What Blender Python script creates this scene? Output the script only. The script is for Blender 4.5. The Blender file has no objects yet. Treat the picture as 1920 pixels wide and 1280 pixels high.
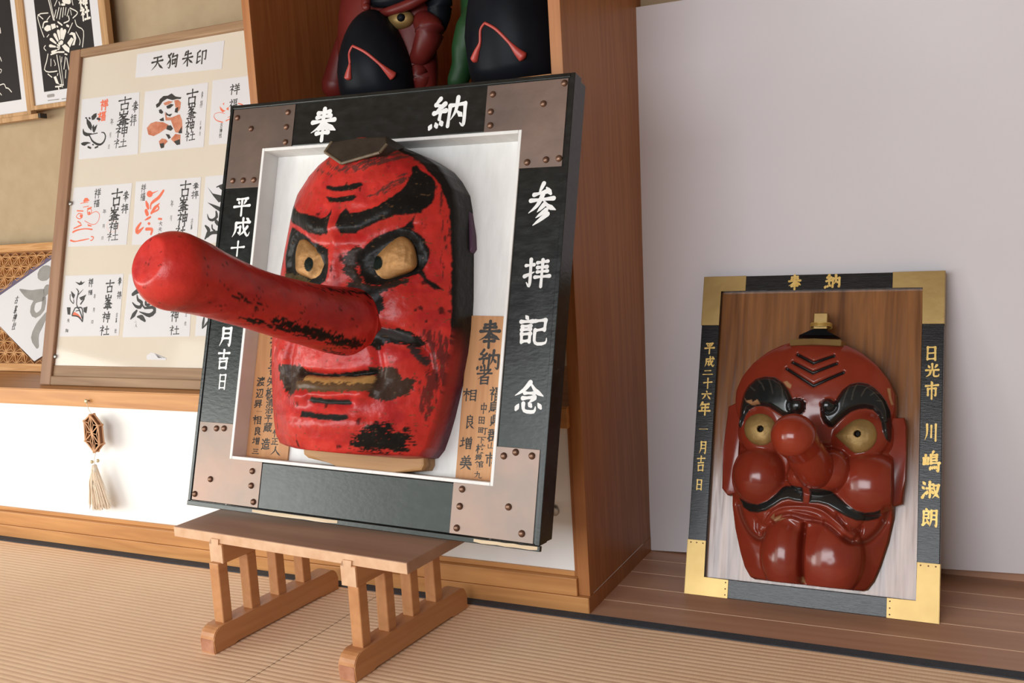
import bpy, bmesh, math, random
import numpy as np
from mathutils import Matrix, Vector

random.seed(7)
SC = bpy.context.scene
COL = SC.collection
PI = math.pi

# ------------------------------------------------------------------ camera
CAM = np.array([0.0, 0.0, 0.85])
FPX = 1867.99
RM = np.array([[0.8966, 0.4388, -0.0591], [0.0031, -0.1397, -0.9902], [-0.4428, 0.8876, -0.1266]])
_r, _d, _f = RM
_f = _f / np.linalg.norm(_f)
_r = _r - _f * (_r @ _f); _r /= np.linalg.norm(_r)
_d = np.cross(_f, _r)
RM = np.array([_r, _d, _f])
cam_data = bpy.data.cameras.new('camera')
cam_data.sensor_width = 36.0
cam_data.lens = FPX / 1920 * 36.0
cam_data.clip_start = 0.02
cam = bpy.data.objects.new('camera', cam_data)
COL.objects.link(cam)
cam.matrix_world = Matrix([[_r[0], -_d[0], -_f[0], CAM[0]], [_r[1], -_d[1], -_f[1], CAM[1]],
                           [_r[2], -_d[2], -_f[2], CAM[2]], [0, 0, 0, 1]])
SC.camera = cam

# ------------------------------------------------------------------ light
world = bpy.data.worlds.new('world')
SC.world = world
world.use_nodes = True
world.node_tree.nodes['Background'].inputs[0].default_value = (1.0, 0.93, 0.84, 1)
world.node_tree.nodes['Background'].inputs[1].default_value = 0.20


def area_light(name, loc, target, sx, sy, power, color):
    l = bpy.data.lights.new(name, 'AREA')
    l.shape = 'RECTANGLE'; l.size = sx; l.size_y = sy; l.energy = power; l.color = color
    o = bpy.data.objects.new(name, l); COL.objects.link(o)
    o.location = loc
    o.rotation_euler = (Vector(target) - Vector(loc)).to_track_quat('-Z', 'Y').to_euler()
    return o


area_light('garden_window_light', (-4.4, -0.5, 0.62), (-1.6, 1.8, 0.55), 2.8, 1.15, 66, (1.0, 0.98, 0.94))
area_light('veranda_light', (-3.7, -1.5, 0.92), (-3.3, 2.0, 0.90), 3.4, 1.65, 48, (0.88, 1.0, 0.93))
area_light('sky_light', (-0.95, -1.5, 1.30), (-0.85, 2.0, 0.9), 2.1, 1.15, 72, (0.93, 0.96, 1.0))
SC.view_settings.view_transform = 'Standard'
SC.view_settings.look = 'None'
SC.view_settings.gamma = 1.0
SC.view_settings.use_curve_mapping = False
SC.view_settings.exposure = 0.0

# ------------------------------------------------------------------ geometry helpers


def ray(px, py):
    d = np.stack([np.asarray(px, float) - 960, np.asarray(py, float) - 640, np.full(np.shape(px), FPX)], -1)
    return d @ RM


def on_z(px, py, z):
    d = ray(px, py); return CAM + d * ((z - CAM[2]) / d[2])


def on_y(px, py, y):
    d = ray(px, py); return CAM + d * (y / d[1])


class Plane:
    """a real tilted plane in the room: origin o, right u, up v, outward n (metres)"""

    def __init__(s, o, n, roll=0.0, u=None):
        s.o = np.array(o, float); s.n = np.array(n, float); s.n /= np.linalg.norm(s.n)
        u = np.array(u if u is not None else [1.0, 0, 0], float)
        u -= s.n * (u @ s.n); u /= np.linalg.norm(u)
        s.u = u; s.v = np.cross(s.n, u)

    def at(s, pts, z=0.0):
        p = np.asarray(pts, float).reshape(-1, 2)
        d = ray(p[:, 0], p[:, 1])
        z = np.broadcast_to(np.asarray(z, float), (len(p),))
        t = (((s.o - CAM) @ s.n) + z) / (d @ s.n)
        P = CAM + d * t[:, None] - s.o
        return np.stack([P @ s.u, P @ s.v], -1)

    def hit(s, pts, zfun, it=40):
        p = np.asarray(pts, float).reshape(-1, 2)
        z = np.full(len(p), 0.08)
        for _ in range(it):
            q = s.at(p, z); z = 0.5 * z + 0.5 * zfun(q[:, 0], q[:, 1])
        return s.at(p, z), z

    def matrix(s):
        m = Matrix.Identity(4)
        for i in range(3):
            m[i][0] = s.u[i]; m[i][1] = s.v[i]; m[i][2] = s.n[i]; m[i][3] = s.o[i]
        return m


def mesh_obj(name, bm_or_data, mat, parent=None, smooth=False, colors=None, auto=None):
    me = bpy.data.meshes.new(name)
    if isinstance(bm_or_data, bmesh.types.BMesh):
        bm_or_data.to_mesh(me); bm_or_data.free()
    else:
        v, f = bm_or_data
        me.from_pydata([tuple(map(float, p)) for p in v], [], [tuple(map(int, q)) for q in f])
    me.update()
    if colors is not None:
        at = me.color_attributes.new('Col', 'FLOAT_COLOR', 'POINT')
        c = np.ones((len(colors), 4), np.float32); c[:, :3] = colors
        at.data.foreach_set('color', c.ravel())
    if mat is not None:
        me.materials.append(mat)
    if smooth:
        me.shade_smooth()
        if auto is not None:
            try:
                me.set_sharp_from_angle(angle=math.radians(auto))
            except Exception:
                pass
    o = bpy.data.objects.new(name, me); COL.objects.link(o)
    if parent is not None:
        o.parent = parent
    return o


def tag(o, label=None, cat=None, group=None, kind=None):
    if label: o['label'] = label
    if cat: o['category'] = cat
    if group: o['group'] = group
    if kind: o['kind'] = kind
    return o


def empty(name, matrix):
    o = bpy.data.objects.new(name, None); COL.objects.link(o)
    o.empty_display_size = 0.05
    o.matrix_world = matrix
    return o


def box(bm, x0, x1, y0, y1, z0, z1, bev=0.0, seg=2):
    r = bmesh.ops.create_cube(bm, size=1.0)
    vs = r['verts']
    for v in vs:
        v.co = Vector((x0 + (v.co.x + .5) * (x1 - x0), y0 + (v.co.y + .5) * (y1 - y0), z0 + (v.co.z + .5) * (z1 - z0)))
    if bev > 0:
        es = list({e for v in vs for e in v.link_edges})
        bmesh.ops.bevel(bm, geom=es, offset=bev, segments=seg, affect='EDGES', profile=0.5)
    return bm


def cut_back(bm, y_max, z_below, y_new):
    """bevel the back lower edge so a leaning frame sits flat"""
    for v in bm.verts:
        if v.co.y < y_max and v.co.z < z_below: v.co.y = max(v.co.y, y_new)
    return bm


def boxm(*a, **k):
    bm = bmesh.new(); box(bm, *a, **k); return bm


def prism(bm, poly, z0, z1, bev=0.0):
    """extruded polygon (poly in x,y) between z0 and z1"""
    poly = [tuple(p) for p in poly]
    ar = sum(poly[i][0] * poly[(i + 1) % len(poly)][1] - poly[(i + 1) % len(poly)][0] * poly[i][1] for i in range(len(poly)))
    if ar < 0: poly = poly[::-1]
    a = [bm.verts.new((p[0], p[1], z0)) for p in poly]
    b = [bm.verts.new((p[0], p[1], z1)) for p in poly]
    n = len(poly)
    top = bm.faces.new(b); bot = bm.faces.new(a[::-1])
    for i in range(n):
        bm.faces.new((a[i], a[(i + 1) % n], b[(i + 1) % n], b[i]))
    if bev > 0:
        bmesh.ops.bevel(bm, geom=list(top.edges), offset=bev, segments=2, affect='EDGES', profile=0.5)
    else:
        bmesh.ops.triangulate(bm, faces=[top, bot])
    return bm


def tube_data(path, radii, seg=24, cap0=True, cap1=True, up=(0, 0, 1), squash=1.0):
    path = np.array(path, float); n = len(path)
    radii = np.broadcast_to(np.asarray(radii, float), (n,))
    V = []; F = []
    T = np.gradient(path, axis=0); T /= np.linalg.norm(T, axis=1)[:, None]
    ref = np.array(up, float)
    for i in range(n):
        t = T[i]; a = np.cross(ref, t)
        if np.linalg.norm(a) < 1e-6: a = np.cross([1, 0, 0.1], t)
        a /= np.linalg.norm(a); b = np.cross(t, a)
        for k in range(seg):
            th = 2 * PI * k / seg
            V.append(path[i] + radii[i] * (a * math.cos(th) + b * squash * math.sin(th)))
    for i in range(n - 1):
        for k in range(seg):
            k2 = (k + 1) % seg
            F.append((i * seg + k, i * seg + k2, (i + 1) * seg + k2, (i + 1) * seg + k))
    if cap0:
        V.append(path[0]); c = len(V) - 1
        F += [(c, (k + 1) % seg, k) for k in range(seg)]
    if cap1:
        V.append(path[-1]); c = len(V) - 1
        o = (n - 1) * seg
        F += [(c, o + k, o + (k + 1) % seg) for k in range(seg)]
    return V, F


def add_tube(bm, path, radii, seg=12, **k):
    V, F = tube_data(path, radii, seg, **k)
    vs = [bm.verts.new(tuple(p)) for p in V]
    for f in F:
        bm.faces.new([vs[i] for i in f])
    return bm


def add_ellipsoid(bm, c, r, seg=24, rings=16, rot=None):
    res = bmesh.ops.create_uvsphere(bm, u_segments=seg, v_segments=rings, radius=1.0)
    M = Matrix.Translation(Vector(c)) @ (rot.to_4x4() if rot is not None else Matrix.Identity(4)) @ Matrix.Diagonal((r[0], r[1], r[2], 1))
    bmesh.ops.transform(bm, matrix=M, verts=res['verts'])
    return bm


def rivet(parent, x, y, z, r, mat, name='rivet'):
    bm = bmesh.new()
    add_ellipsoid(bm, (x, y, z), (r, r, r * 0.75), 14, 8)
    return mesh_obj(name, bm, mat, parent, smooth=True)


# ------------------------------------------------------------------ noise / paint helpers
def _h(i, j, s):
    v = np.sin(i * 127.1 + j * 311.7 + s * 74.7) * 43758.5453
    return v - np.floor(v)


def vnoise(x, y, s=0):
    xi = np.floor(x); yi = np.floor(y); fx = x - xi; fy = y - yi
    fx = fx * fx * (3 - 2 * fx); fy = fy * fy * (3 - 2 * fy)
    return ((_h(xi, yi, s) * (1 - fx) + _h(xi + 1, yi, s) * fx) * (1 - fy)
            + (_h(xi, yi + 1, s) * (1 - fx) + _h(xi + 1, yi + 1, s) * fx) * fy)


def fnoise(x, y, s=0, o=4):
    t = 0; a = .5
    for k in range(o):
        t = t + a * vnoise(x * 2 ** k, y * 2 ** k, s + k * 13); a *= .5
    return t


def inpoly(P, X, Y):
    P = np.asarray(P); r = np.zeros(X.shape, bool); n = len(P); j = n - 1
    for i in range(n):
        xi, yi = P[i]; xj, yj = P[j]
        c = ((yi > Y) != (yj > Y)) & (X < (xj - xi) * (Y - yi) / (yj - yi + 1e-12) + xi)
        r ^= c; j = i
    return r


def sdist(P, X, Y, closed=False):
    P = np.asarray(P, float); d = np.full(X.shape, 1e9); n = len(P)
    for i in range(n if closed else n - 1):
        a = P[i]; b = P[(i + 1) % n]; ab = b - a
        t = np.clip(((X - a[0]) * ab[0] + (Y - a[1]) * ab[1]) / (ab @ ab + 1e-12), 0, 1)
        d = np.minimum(d, np.hypot(X - a[0] - t * ab[0], Y - a[1] - t * ab[1]))
    return d


def sgn(P, X, Y):
    d = sdist(P, X, Y, True)
    return np.where(inpoly(P, X, Y), d, -d)


def sstep(a, b, x):
    t = np.clip((x - a) / (b - a), 0, 1); return t * t * (3 - 2 * t)


def gauss(P, X, Y, w):
    return np.exp(-(sdist(P, X, Y) / w) ** 2)


def smooth_line(P, n=6):
    P = np.asarray(P, float); out = []
    for i in range(len(P) - 1):
        p0 = P[max(i - 1, 0)]; p1 = P[i]; p2 = P[i + 1]; p3 = P[min(i + 2, len(P) - 1)]
        for k in range(n):
            t = k / n
            out.append(.5 * ((2 * p1) + (-p0 + p2) * t + (2 * p0 - 5 * p1 + 4 * p2 - p3) * t * t + (-p0 + 3 * p1 - 3 * p2 + p3) * t ** 3))
    out.append(P[-1]); return np.array(out)


# ------------------------------------------------------------------ materials
def new_mat(name):
    m = bpy.data.materials.new(name); m.use_nodes = True
    nt = m.node_tree
    return m, nt, nt.nodes['Principled BSDF']


def N(nt, t, **k):
    n = nt.nodes.new(t)
    for a, b in k.items(): setattr(n, a, b)
    return n


def plain(name, c1, c2=None, rough=.5, metal=0.0, scale=8.0, stretch=(1, 1, 1), bump=0.0, bscale=60.0, coat=0.0, rough2=None, spec=0.5):
    m, nt, b = new_mat(name)
    tc = N(nt, 'ShaderNodeTexCoord'); mp = N(nt, 'ShaderNodeMapping')
    mp.inputs['Scale'].default_value = stretch
    nt.links.new(tc.outputs['Object'], mp.inputs['Vector'])
    nz = N(nt, 'ShaderNodeTexNoise'); nz.inputs['Scale'].default_value = scale; nz.inputs['Detail'].default_value = 6
    nt.links.new(mp.outputs[0], nz.inputs['Vector'])
    rp = N(nt, 'ShaderNodeValToRGB')
    rp.color_ramp.elements[0].position = .3; rp.color_ramp.elements[1].position = .7
    c2 = c2 or c1
    rp.color_ramp.elements[0].color = (*c1, 1); rp.color_ramp.elements[1].color = (*c2, 1)
    nt.links.new(nz.outputs['Fac'], rp.inputs['Fac'])
    nt.links.new(rp.outputs['Color'], b.inputs['Base Color'])
    b.inputs['Roughness'].default_value = rough; b.inputs['Metallic'].default_value = metal
    b.inputs['Specular IOR Level'].default_value = spec
    if rough2 is not None:
        mr = N(nt, 'ShaderNodeMapRange'); mr.inputs['To Min'].default_value = rough; mr.inputs['To Max'].default_value = rough2
        nt.links.new(nz.outputs['Fac'], mr.inputs['Value']); nt.links.new(mr.outputs[0], b.inputs['Roughness'])
    if coat: b.inputs['Coat Weight'].default_value = coat; b.inputs['Coat Roughness'].default_value = .12
    if bump:
        n2 = N(nt, 'ShaderNodeTexNoise'); n2.inputs['Scale'].default_value = bscale; n2.inputs['Detail'].default_value = 5
        nt.links.new(mp.outputs[0], n2.inputs['Vector'])
        bp = N(nt, 'ShaderNodeBump'); bp.inputs['Strength'].default_value = bump; bp.inputs['Distance'].default_value = .004
        nt.links.new(n2.outputs['Fac'], bp.inputs['Height']); nt.links.new(bp.outputs[0], b.inputs['Normal'])
    return m


def wood(name, c1, c2, axis=0, scale=1.0, rough=.45, contrast=(.35, .65), ring=9.0, spec=.4, bump=.08, rough2=None):
    """long grained timber, the grain running along the given axis"""
    m, nt, b = new_mat(name)
    tc = N(nt, 'ShaderNodeTexCoord'); mp = N(nt, 'ShaderNodeMapping')
    s = [14.0 * scale] * 3; s[axis] = .9 * scale
    mp.inputs['Scale'].default_value = s
    nt.links.new(tc.outputs['Object'], mp.inputs['Vector'])
    n1 = N(nt, 'ShaderNodeTexNoise'); n1.inputs['Scale'].default_value = 1.1; n1.inputs['Detail'].default_value = 3; n1.inputs['Distortion'].default_value = .6
    nt.links.new(mp.outputs[0], n1.inputs['Vector'])
    mu = N(nt, 'ShaderNodeMath', operation='MULTIPLY'); mu.inputs[1].default_value = ring
    nt.links.new(n1.outputs['Fac'], mu.inputs[0])
    fr = N(nt, 'ShaderNodeMath', operation='PINGPONG'); fr.inputs[1].default_value = 1.0
    nt.links.new(mu.outputs[0], fr.inputs[0])
    n2 = N(nt, 'ShaderNodeTexNoise'); n2.inputs['Scale'].default_value = 7.0; n2.inputs['Detail'].default_value = 5
    nt.links.new(mp.outputs[0], n2.inputs['Vector'])
    mx = N(nt, 'ShaderNodeMix'); mx.inputs['Factor'].default_value = .55
    nt.links.new(fr.outputs[0], mx.inputs['A']); nt.links.new(n2.outputs['Fac'], mx.inputs['B'])
    rp = N(nt, 'ShaderNodeValToRGB')
    rp.color_ramp.elements[0].position = contrast[0]; rp.color_ramp.elements[1].position = contrast[1]
    rp.color_ramp.elements[0].color = (*c1, 1); rp.color_ramp.elements[1].color = (*c2, 1)
    nt.links.new(mx.outputs['Result'], rp.inputs['Fac'])
    nt.links.new(rp.outputs['Color'], b.inputs['Base Color'])
    b.inputs['Roughness'].default_value = rough; b.inputs['Specular IOR Level'].default_value = spec
    if rough2 is not None:
        mr = N(nt, 'ShaderNodeMapRange'); mr.inputs['From Min'].default_value = .3; mr.inputs['From Max'].default_value = .7; mr.inputs['To Min'].default_value = rough2; mr.inputs['To Max'].default_value = rough
        nt.links.new(n2.outputs['Fac'], mr.inputs['Value']); nt.links.new(mr.outputs[0], b.inputs['Roughness'])
    if bump:
        bp = N(nt, 'ShaderNodeBump'); bp.inputs['Strength'].default_value = bump; bp.inputs['Distance'].default_value = .002
        nt.links.new(n2.outputs['Fac'], bp.inputs['Height']); nt.links.new(bp.outputs[0], b.inputs['Normal'])
    return m


def painted(name, rough=.38, bump=.25, bscale=55.0, coat=.0, stretch=(1, 1, 1), metal=0.0, vary=.12, spec=.5, dark_spec=None):
    """colour from the carved piece's own paint layer (vertex colours) with a little brush texture"""
    m, nt, b = new_mat(name)
    at = N(nt, 'ShaderNodeVertexColor'); at.layer_name = 'Col'
    tc = N(nt, 'ShaderNodeTexCoord'); mp = N(nt, 'ShaderNodeMapping'); mp.inputs['Scale'].default_value = stretch
    nt.links.new(tc.outputs['Object'], mp.inputs['Vector'])
    nz = N(nt, 'ShaderNodeTexNoise'); nz.inputs['Scale'].default_value = bscale; nz.inputs['Detail'].default_value = 6
    nt.links.new(mp.outputs[0], nz.inputs['Vector'])
    hv = N(nt, 'ShaderNodeHueSaturation')
    mr = N(nt, 'ShaderNodeMapRange'); mr.inputs['To Min'].default_value = 1 - vary * 2; mr.inputs['To Max'].default_value = 1 + vary * 2
    nt.links.new(nz.outputs['Fac'], mr.inputs['Value']); nt.links.new(mr.outputs[0], hv.inputs['Value'])
    nt.links.new(at.outputs['Color'], hv.inputs['Color'])
    nt.links.new(hv.outputs['Color'], b.inputs['Base Color'])
    b.inputs['Roughness'].default_value = rough; b.inputs['Metallic'].default_value = metal; b.inputs['Specular IOR Level'].default_value = spec
    if dark_spec is not None:          # the black paint is flatter than the red
        ms = N(nt, 'ShaderNodeMapRange'); ms.inputs['From Min'].default_value = .02; ms.inputs['From Max'].default_value = .10
        ms.inputs['To Min'].default_value = dark_spec; ms.inputs['To Max'].default_value = spec
        nt.links.new(at.outputs['Color'], ms.inputs['Value']); nt.links.new(ms.outputs[0], b.inputs['Specular IOR Level'])
    if coat: b.inputs['Coat Weight'].default_value = coat; b.inputs['Coat Roughness'].default_value = .15
    if bump:
        bp = N(nt, 'ShaderNodeBump'); bp.inputs['Strength'].default_value = bump; bp.inputs['Distance'].default_value = .006
        nt.links.new(nz.outputs['Fac'], bp.inputs['Height']); nt.links.new(bp.outputs[0], b.inputs['Normal'])
    return m


M = {}
M['cab'] = wood('cabinet_timber', (.46, .20, .065), (.62, .30, .105), axis=0, scale=1.0, rough=.42, contrast=(.2, .8))
M['cab_v'] = wood('cabinet_timber_upright', (.33, .12, .038), (.43, .175, .058), axis=2, scale=1.2, rough=.42, contrast=(.2, .8), spec=.3)  # same wood as cab; the dimmer side light is put into this darker tone
M['plank'] = wood('alcove_plank', (.46, .245, .155), (.60, .345, .225), axis=0, scale=.6, rough=.38, ring=7, contrast=(.1, .9))
M['plank_edge'] = plain('plank_seam', (.80, .56, .38), rough=.5)
M['table'] = wood('table_timber', (.44, .185, .07), (.56, .27, .115), axis=1, scale=.9, rough=.45, contrast=(.1, .9))
M['table_top'] = wood('table_top_timber', (.33, .19, .125), (.44, .265, .18), axis=0, scale=.6, rough=.5, ring=5, contrast=(.1, .9))
M['end_grain'] = plain('table_end_grain', (.60, .35, .20), (.70, .45, .28), rough=.6, scale=40, bump=.2)
M['foot_end'] = plain('worn_foot_end', (.30, .10, .045), (.50, .24, .14), rough=.6, scale=35, bump=.2)
M['plaster'] = plain('wall_plaster', (.43, .315, .195), (.47, .35, .22), rough=.9, scale=20, bump=.1, bscale=300, spec=.2)
M['white_board'] = plain('white_board', (.70, .665, .69), (.73, .695, .715), rough=.55, scale=3, spec=.3)
M['fusuma'] = plain('door_paper', (.86, .86, .85), (.89, .89, .88), rough=.7, scale=2, spec=.2)
M['black_lacquer'] = plain('black_lacquer', (.006, .007, .007), (.013, .015, .014), rough=.17, rough2=.32, scale=30, bump=.07, bscale=70, stretch=(1, 2, 1), spec=.42)
M['black_lacquer2'] = plain('brushed_black_lacquer', (.007, .007, .008), (.016, .017, .018), rough=.20, rough2=.30, scale=30, bump=.10, bscale=60, stretch=(1, 8, 1), spec=.36)
M['ear_red'] = plain('ear_lacquer', (.20, .026, .014), (.24, .034, .018), rough=.2, scale=20)
M['copper'] = plain('copper_plate', (.165, .135, .12), (.275, .185, .15), rough=.38, rough2=.52, metal=.85, scale=6, bump=.25, bscale=12)
M['rivet'] = plain('copper_rivet', (.17, .095, .065), (.24, .135, .09), rough=.4, metal=.75, scale=40)
M['white_paint'] = plain('white_paint', (.70, .69, .67), (.78, .77, .75), rough=.5, scale=14, stretch=(4, 1, 1), bump=.15, bscale=50)
M['letter_white'] = plain('white_brush_paint', (.72, .72, .71), (.84, .84, .83), rough=.55, scale=60)
M['ink'] = plain('black_ink', (.024, .021, .019), (.036, .032, .029), rough=.6, scale=50)
M['ink_grey'] = plain('grey_ink', (.25, .235, .22), (.34, .32, .30), rough=.7, scale=20)
M['ink_red'] = plain('vermilion_ink', (.75, .13, .06), (.80, .19, .10), rough=.7, scale=30)
M['print_red'] = plain('red_brown_ink', (.48, .13, .06), (.62, .26, .15), rough=.7, scale=60)
M['ink_pale'] = plain('pale_seal_ink', (.82, .58, .53), (.80, .50, .45), rough=.7, scale=30)
M['tablet'] = wood('name_tablet_timber', (.46, .21, .085), (.58, .30, .13), axis=1, scale=1.6, rough=.55, contrast=(.15, .85))
M['bare_wood'] = wood('bare_timber', (.62, .47, .30), (.72, .58, .40), axis=0, scale=2, rough=.6)
M['chin_block'] = wood('chin_block_timber', (.26, .125, .045), (.40, .215, .085), axis=0, scale=1.0, rough=.55, bump=.3)
M['mask_paint'] = painted('mask_paint', rough=.34, bump=.5, bscale=30, vary=.17, spec=.36, dark_spec=.13)
M['gold_paint'] = painted('gold_eye_paint', rough=.45, bump=.3, bscale=45, metal=.45, spec=.3, dark_spec=.08)
M['lacquer_red'] = painted('red_lacquer_paint', rough=.17, bump=.06, bscale=14, vary=.08, spec=.5)
M['gold'] = plain('gold_plate', (.36, .24, .095), (.43, .30, .12), rough=.42, metal=.93, scale=12, bump=.2, bscale=12)
M['gold_letter'] = plain('gold_leaf_letter', (.62, .40, .10), (.74, .52, .18), rough=.42, metal=.5, scale=80)
M['brass_dull'] = plain('dull_gold_paint', (.26, .16, .055), (.34, .22, .08), rough=.42, metal=.5, scale=20)
M['board_small'] = wood('plaque_backboard', (.115, .040, .013), (.31, .130, .046), axis=1, scale=1.5, rough=.09, ring=6, contrast=(.2, .8), spec=.62, bump=.025, rough2=.24)
M['frame_old'] = wood('weathered_frame_upright', (.24, .12, .065), (.36, .20, .115), axis=1, scale=1.0, rough=.55, contrast=(.1, .9))
M['frame_old_h'] = wood('weathered_frame', (.22, .12, .06), (.40, .25, .14), axis=0, scale=1.0, rough=.6, contrast=(.1, .9))
M['mount'] = plain('mount_board', (.64, .555, .455), (.68, .595, .49), rough=.8, scale=3)
M['paper'] = plain('paper', (.67, .645, .655), (.70, .675, .685), rough=.8, scale=4)
M['poster_frame'] = wood('poster_frame_timber', (.42, .235, .10), (.54, .31, .145), axis=1, scale=1.4, rough=.5)
M['poster_black'] = plain('poster_black', (.026, .021, .020), (.034, .028, .027), rough=.5, scale=3, spec=.15)
M['poster_white'] = plain('poster_white', (.78, .73, .65), rough=.7)
M['kumiko'] = wood('lattice_timber', (.55, .27, .10), (.68, .37, .16), axis=0, scale=2, rough=.55)
M['kumiko_back'] = plain('lattice_backing', (.20, .085, .035), (.25, .11, .045), rough=.8, scale=10)
M['purple'] = plain('purple_trim', (.13, .10, .16), rough=.7)
M['heri'] = plain('border_cloth', (.045, .050, .062), (.06, .066, .08), rough=.85, scale=60, bump=.3, bscale=400)
M['ornament'] = wood('ornament_timber', (.62, .33, .17), (.74, .44, .25), axis=2, scale=4, rough=.6)
M['ornament_dark'] = plain('ornament_inner_timber', (.36, .17, .08), (.44, .22, .11), rough=.7, scale=30)
M['tassel'] = plain('tassel_thread', (.80, .64, .47), (.90, .78, .64), rough=.8, scale=80, stretch=(6, 6, .3))
M['brass_pin'] = plain('brass_pin', (.68, .58, .36), rough=.35, metal=.6)
M['metal'] = plain('grey_metal', (.35, .34, .32), rough=.35, metal=.9)
M['string'] = plain('string', (.72, .66, .55), rough=.8)
M['crow_black'] = plain('black_beak_paint', (.005, .006, .008), (.009, .010, .013), rough=.36, scale=10, bump=.1, bscale=20, spec=.06)
M['crow_red'] = plain('dark_red_paint', (.095, .010, .009), (.14, .017, .013), rough=.40, scale=10, bump=.15, bscale=25, spec=.25)
M['crow_green'] = plain('dark_green_paint', (.010, .038, .013), (.018, .055, .018), rough=.42, scale=10, bump=.15, bscale=25, spec=.2)
M['crow_lip'] = plain('beak_lip_red', (.40, .045, .035), (.46, .06, .045), rough=.4, scale=20)
M['ceiling'] = wood('ceiling_boards', (.18, .10, .05), (.26, .15, .08), axis=0, scale=.6, rough=.7)


def tatami_mat():
    m, nt, b = new_mat('woven_rush')
    tc = N(nt, 'ShaderNodeTexCoord')
    mp = N(nt, 'ShaderNodeMapping'); mp.inputs['Scale'].default_value = (1.0, .08, 1)
    nt.links.new(tc.outputs['Object'], mp.inputs['Vector'])
    n1 = N(nt, 'ShaderNodeTexNoise'); n1.inputs['Scale'].default_value = 420; n1.inputs['Detail'].default_value = 3
    nt.links.new(mp.outputs[0], n1.inputs['Vector'])
    n2 = N(nt, 'ShaderNodeTexNoise'); n2.inputs['Scale'].default_value = 5; n2.inputs['Detail'].default_value = 4
    nt.links.new(tc.outputs['Object'], n2.inputs['Vector'])
    mx = N(nt, 'ShaderNodeMix'); mx.inputs['Factor'].default_value = .5
    nt.links.new(n1.outputs['Fac'], mx.inputs['A']); nt.links.new(n2.outputs['Fac'], mx.inputs['B'])
    rp = N(nt, 'ShaderNodeValToRGB'); rp.color_ramp.elements[0].position = .3; rp.color_ramp.elements[1].position = .7
    rp.color_ramp.elements[0].color = (.80, .53, .335, 1); rp.color_ramp.elements[1].color = (.90, .655, .44, 1)
    nt.links.new(mx.outputs['Result'], rp.inputs['Fac']); nt.links.new(rp.outputs[0], b.inputs['Base Color'])
    b.inputs['Roughness'].default_value = .6; b.inputs['Specular IOR Level'].default_value = .3
    bp = N(nt, 'ShaderNodeBump'); bp.inputs['Strength'].default_value = .25; bp.inputs['Distance'].default_value = .001
    nt.links.new(n1.outputs['Fac'], bp.inputs['Height']); nt.links.new(bp.outputs[0], b.inputs['Normal'])
    return m


M['tatami'] = tatami_mat()


def acrylic():
    m = bpy.data.materials.new('clear_acrylic'); m.use_nodes = True; nt = m.node_tree
    nt.nodes.clear()
    out = N(nt, 'ShaderNodeOutputMaterial'); mix = N(nt, 'ShaderNodeMixShader')
    tr = N(nt, 'ShaderNodeBsdfTransparent'); gl = N(nt, 'ShaderNodeBsdfGlossy')
    gl.inputs['Roughness'].default_value = .06
    fz = N(nt, 'ShaderNodeFresnel'); fz.inputs['IOR'].default_value = 1.45
    ge = N(nt, 'ShaderNodeNewGeometry'); iv = N(nt, 'ShaderNodeMath', operation='SUBTRACT'); iv.inputs[0].default_value = 1.0
    mu = N(nt, 'ShaderNodeMath', operation='MULTIPLY')
    nt.links.new(ge.outputs['Backfacing'], iv.inputs[1]); nt.links.new(iv.outputs[0], mu.inputs[0]); nt.links.new(fz.outputs[0], mu.inputs[1])
    nt.links.new(mu.outputs[0], mix.inputs[0]); nt.links.new(tr.outputs[0], mix.inputs[1]); nt.links.new(gl.outputs[0], mix.inputs[2])
    nt.links.new(mix.outputs[0], out.inputs[0])
    return m


M['acrylic'] = acrylic()

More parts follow.
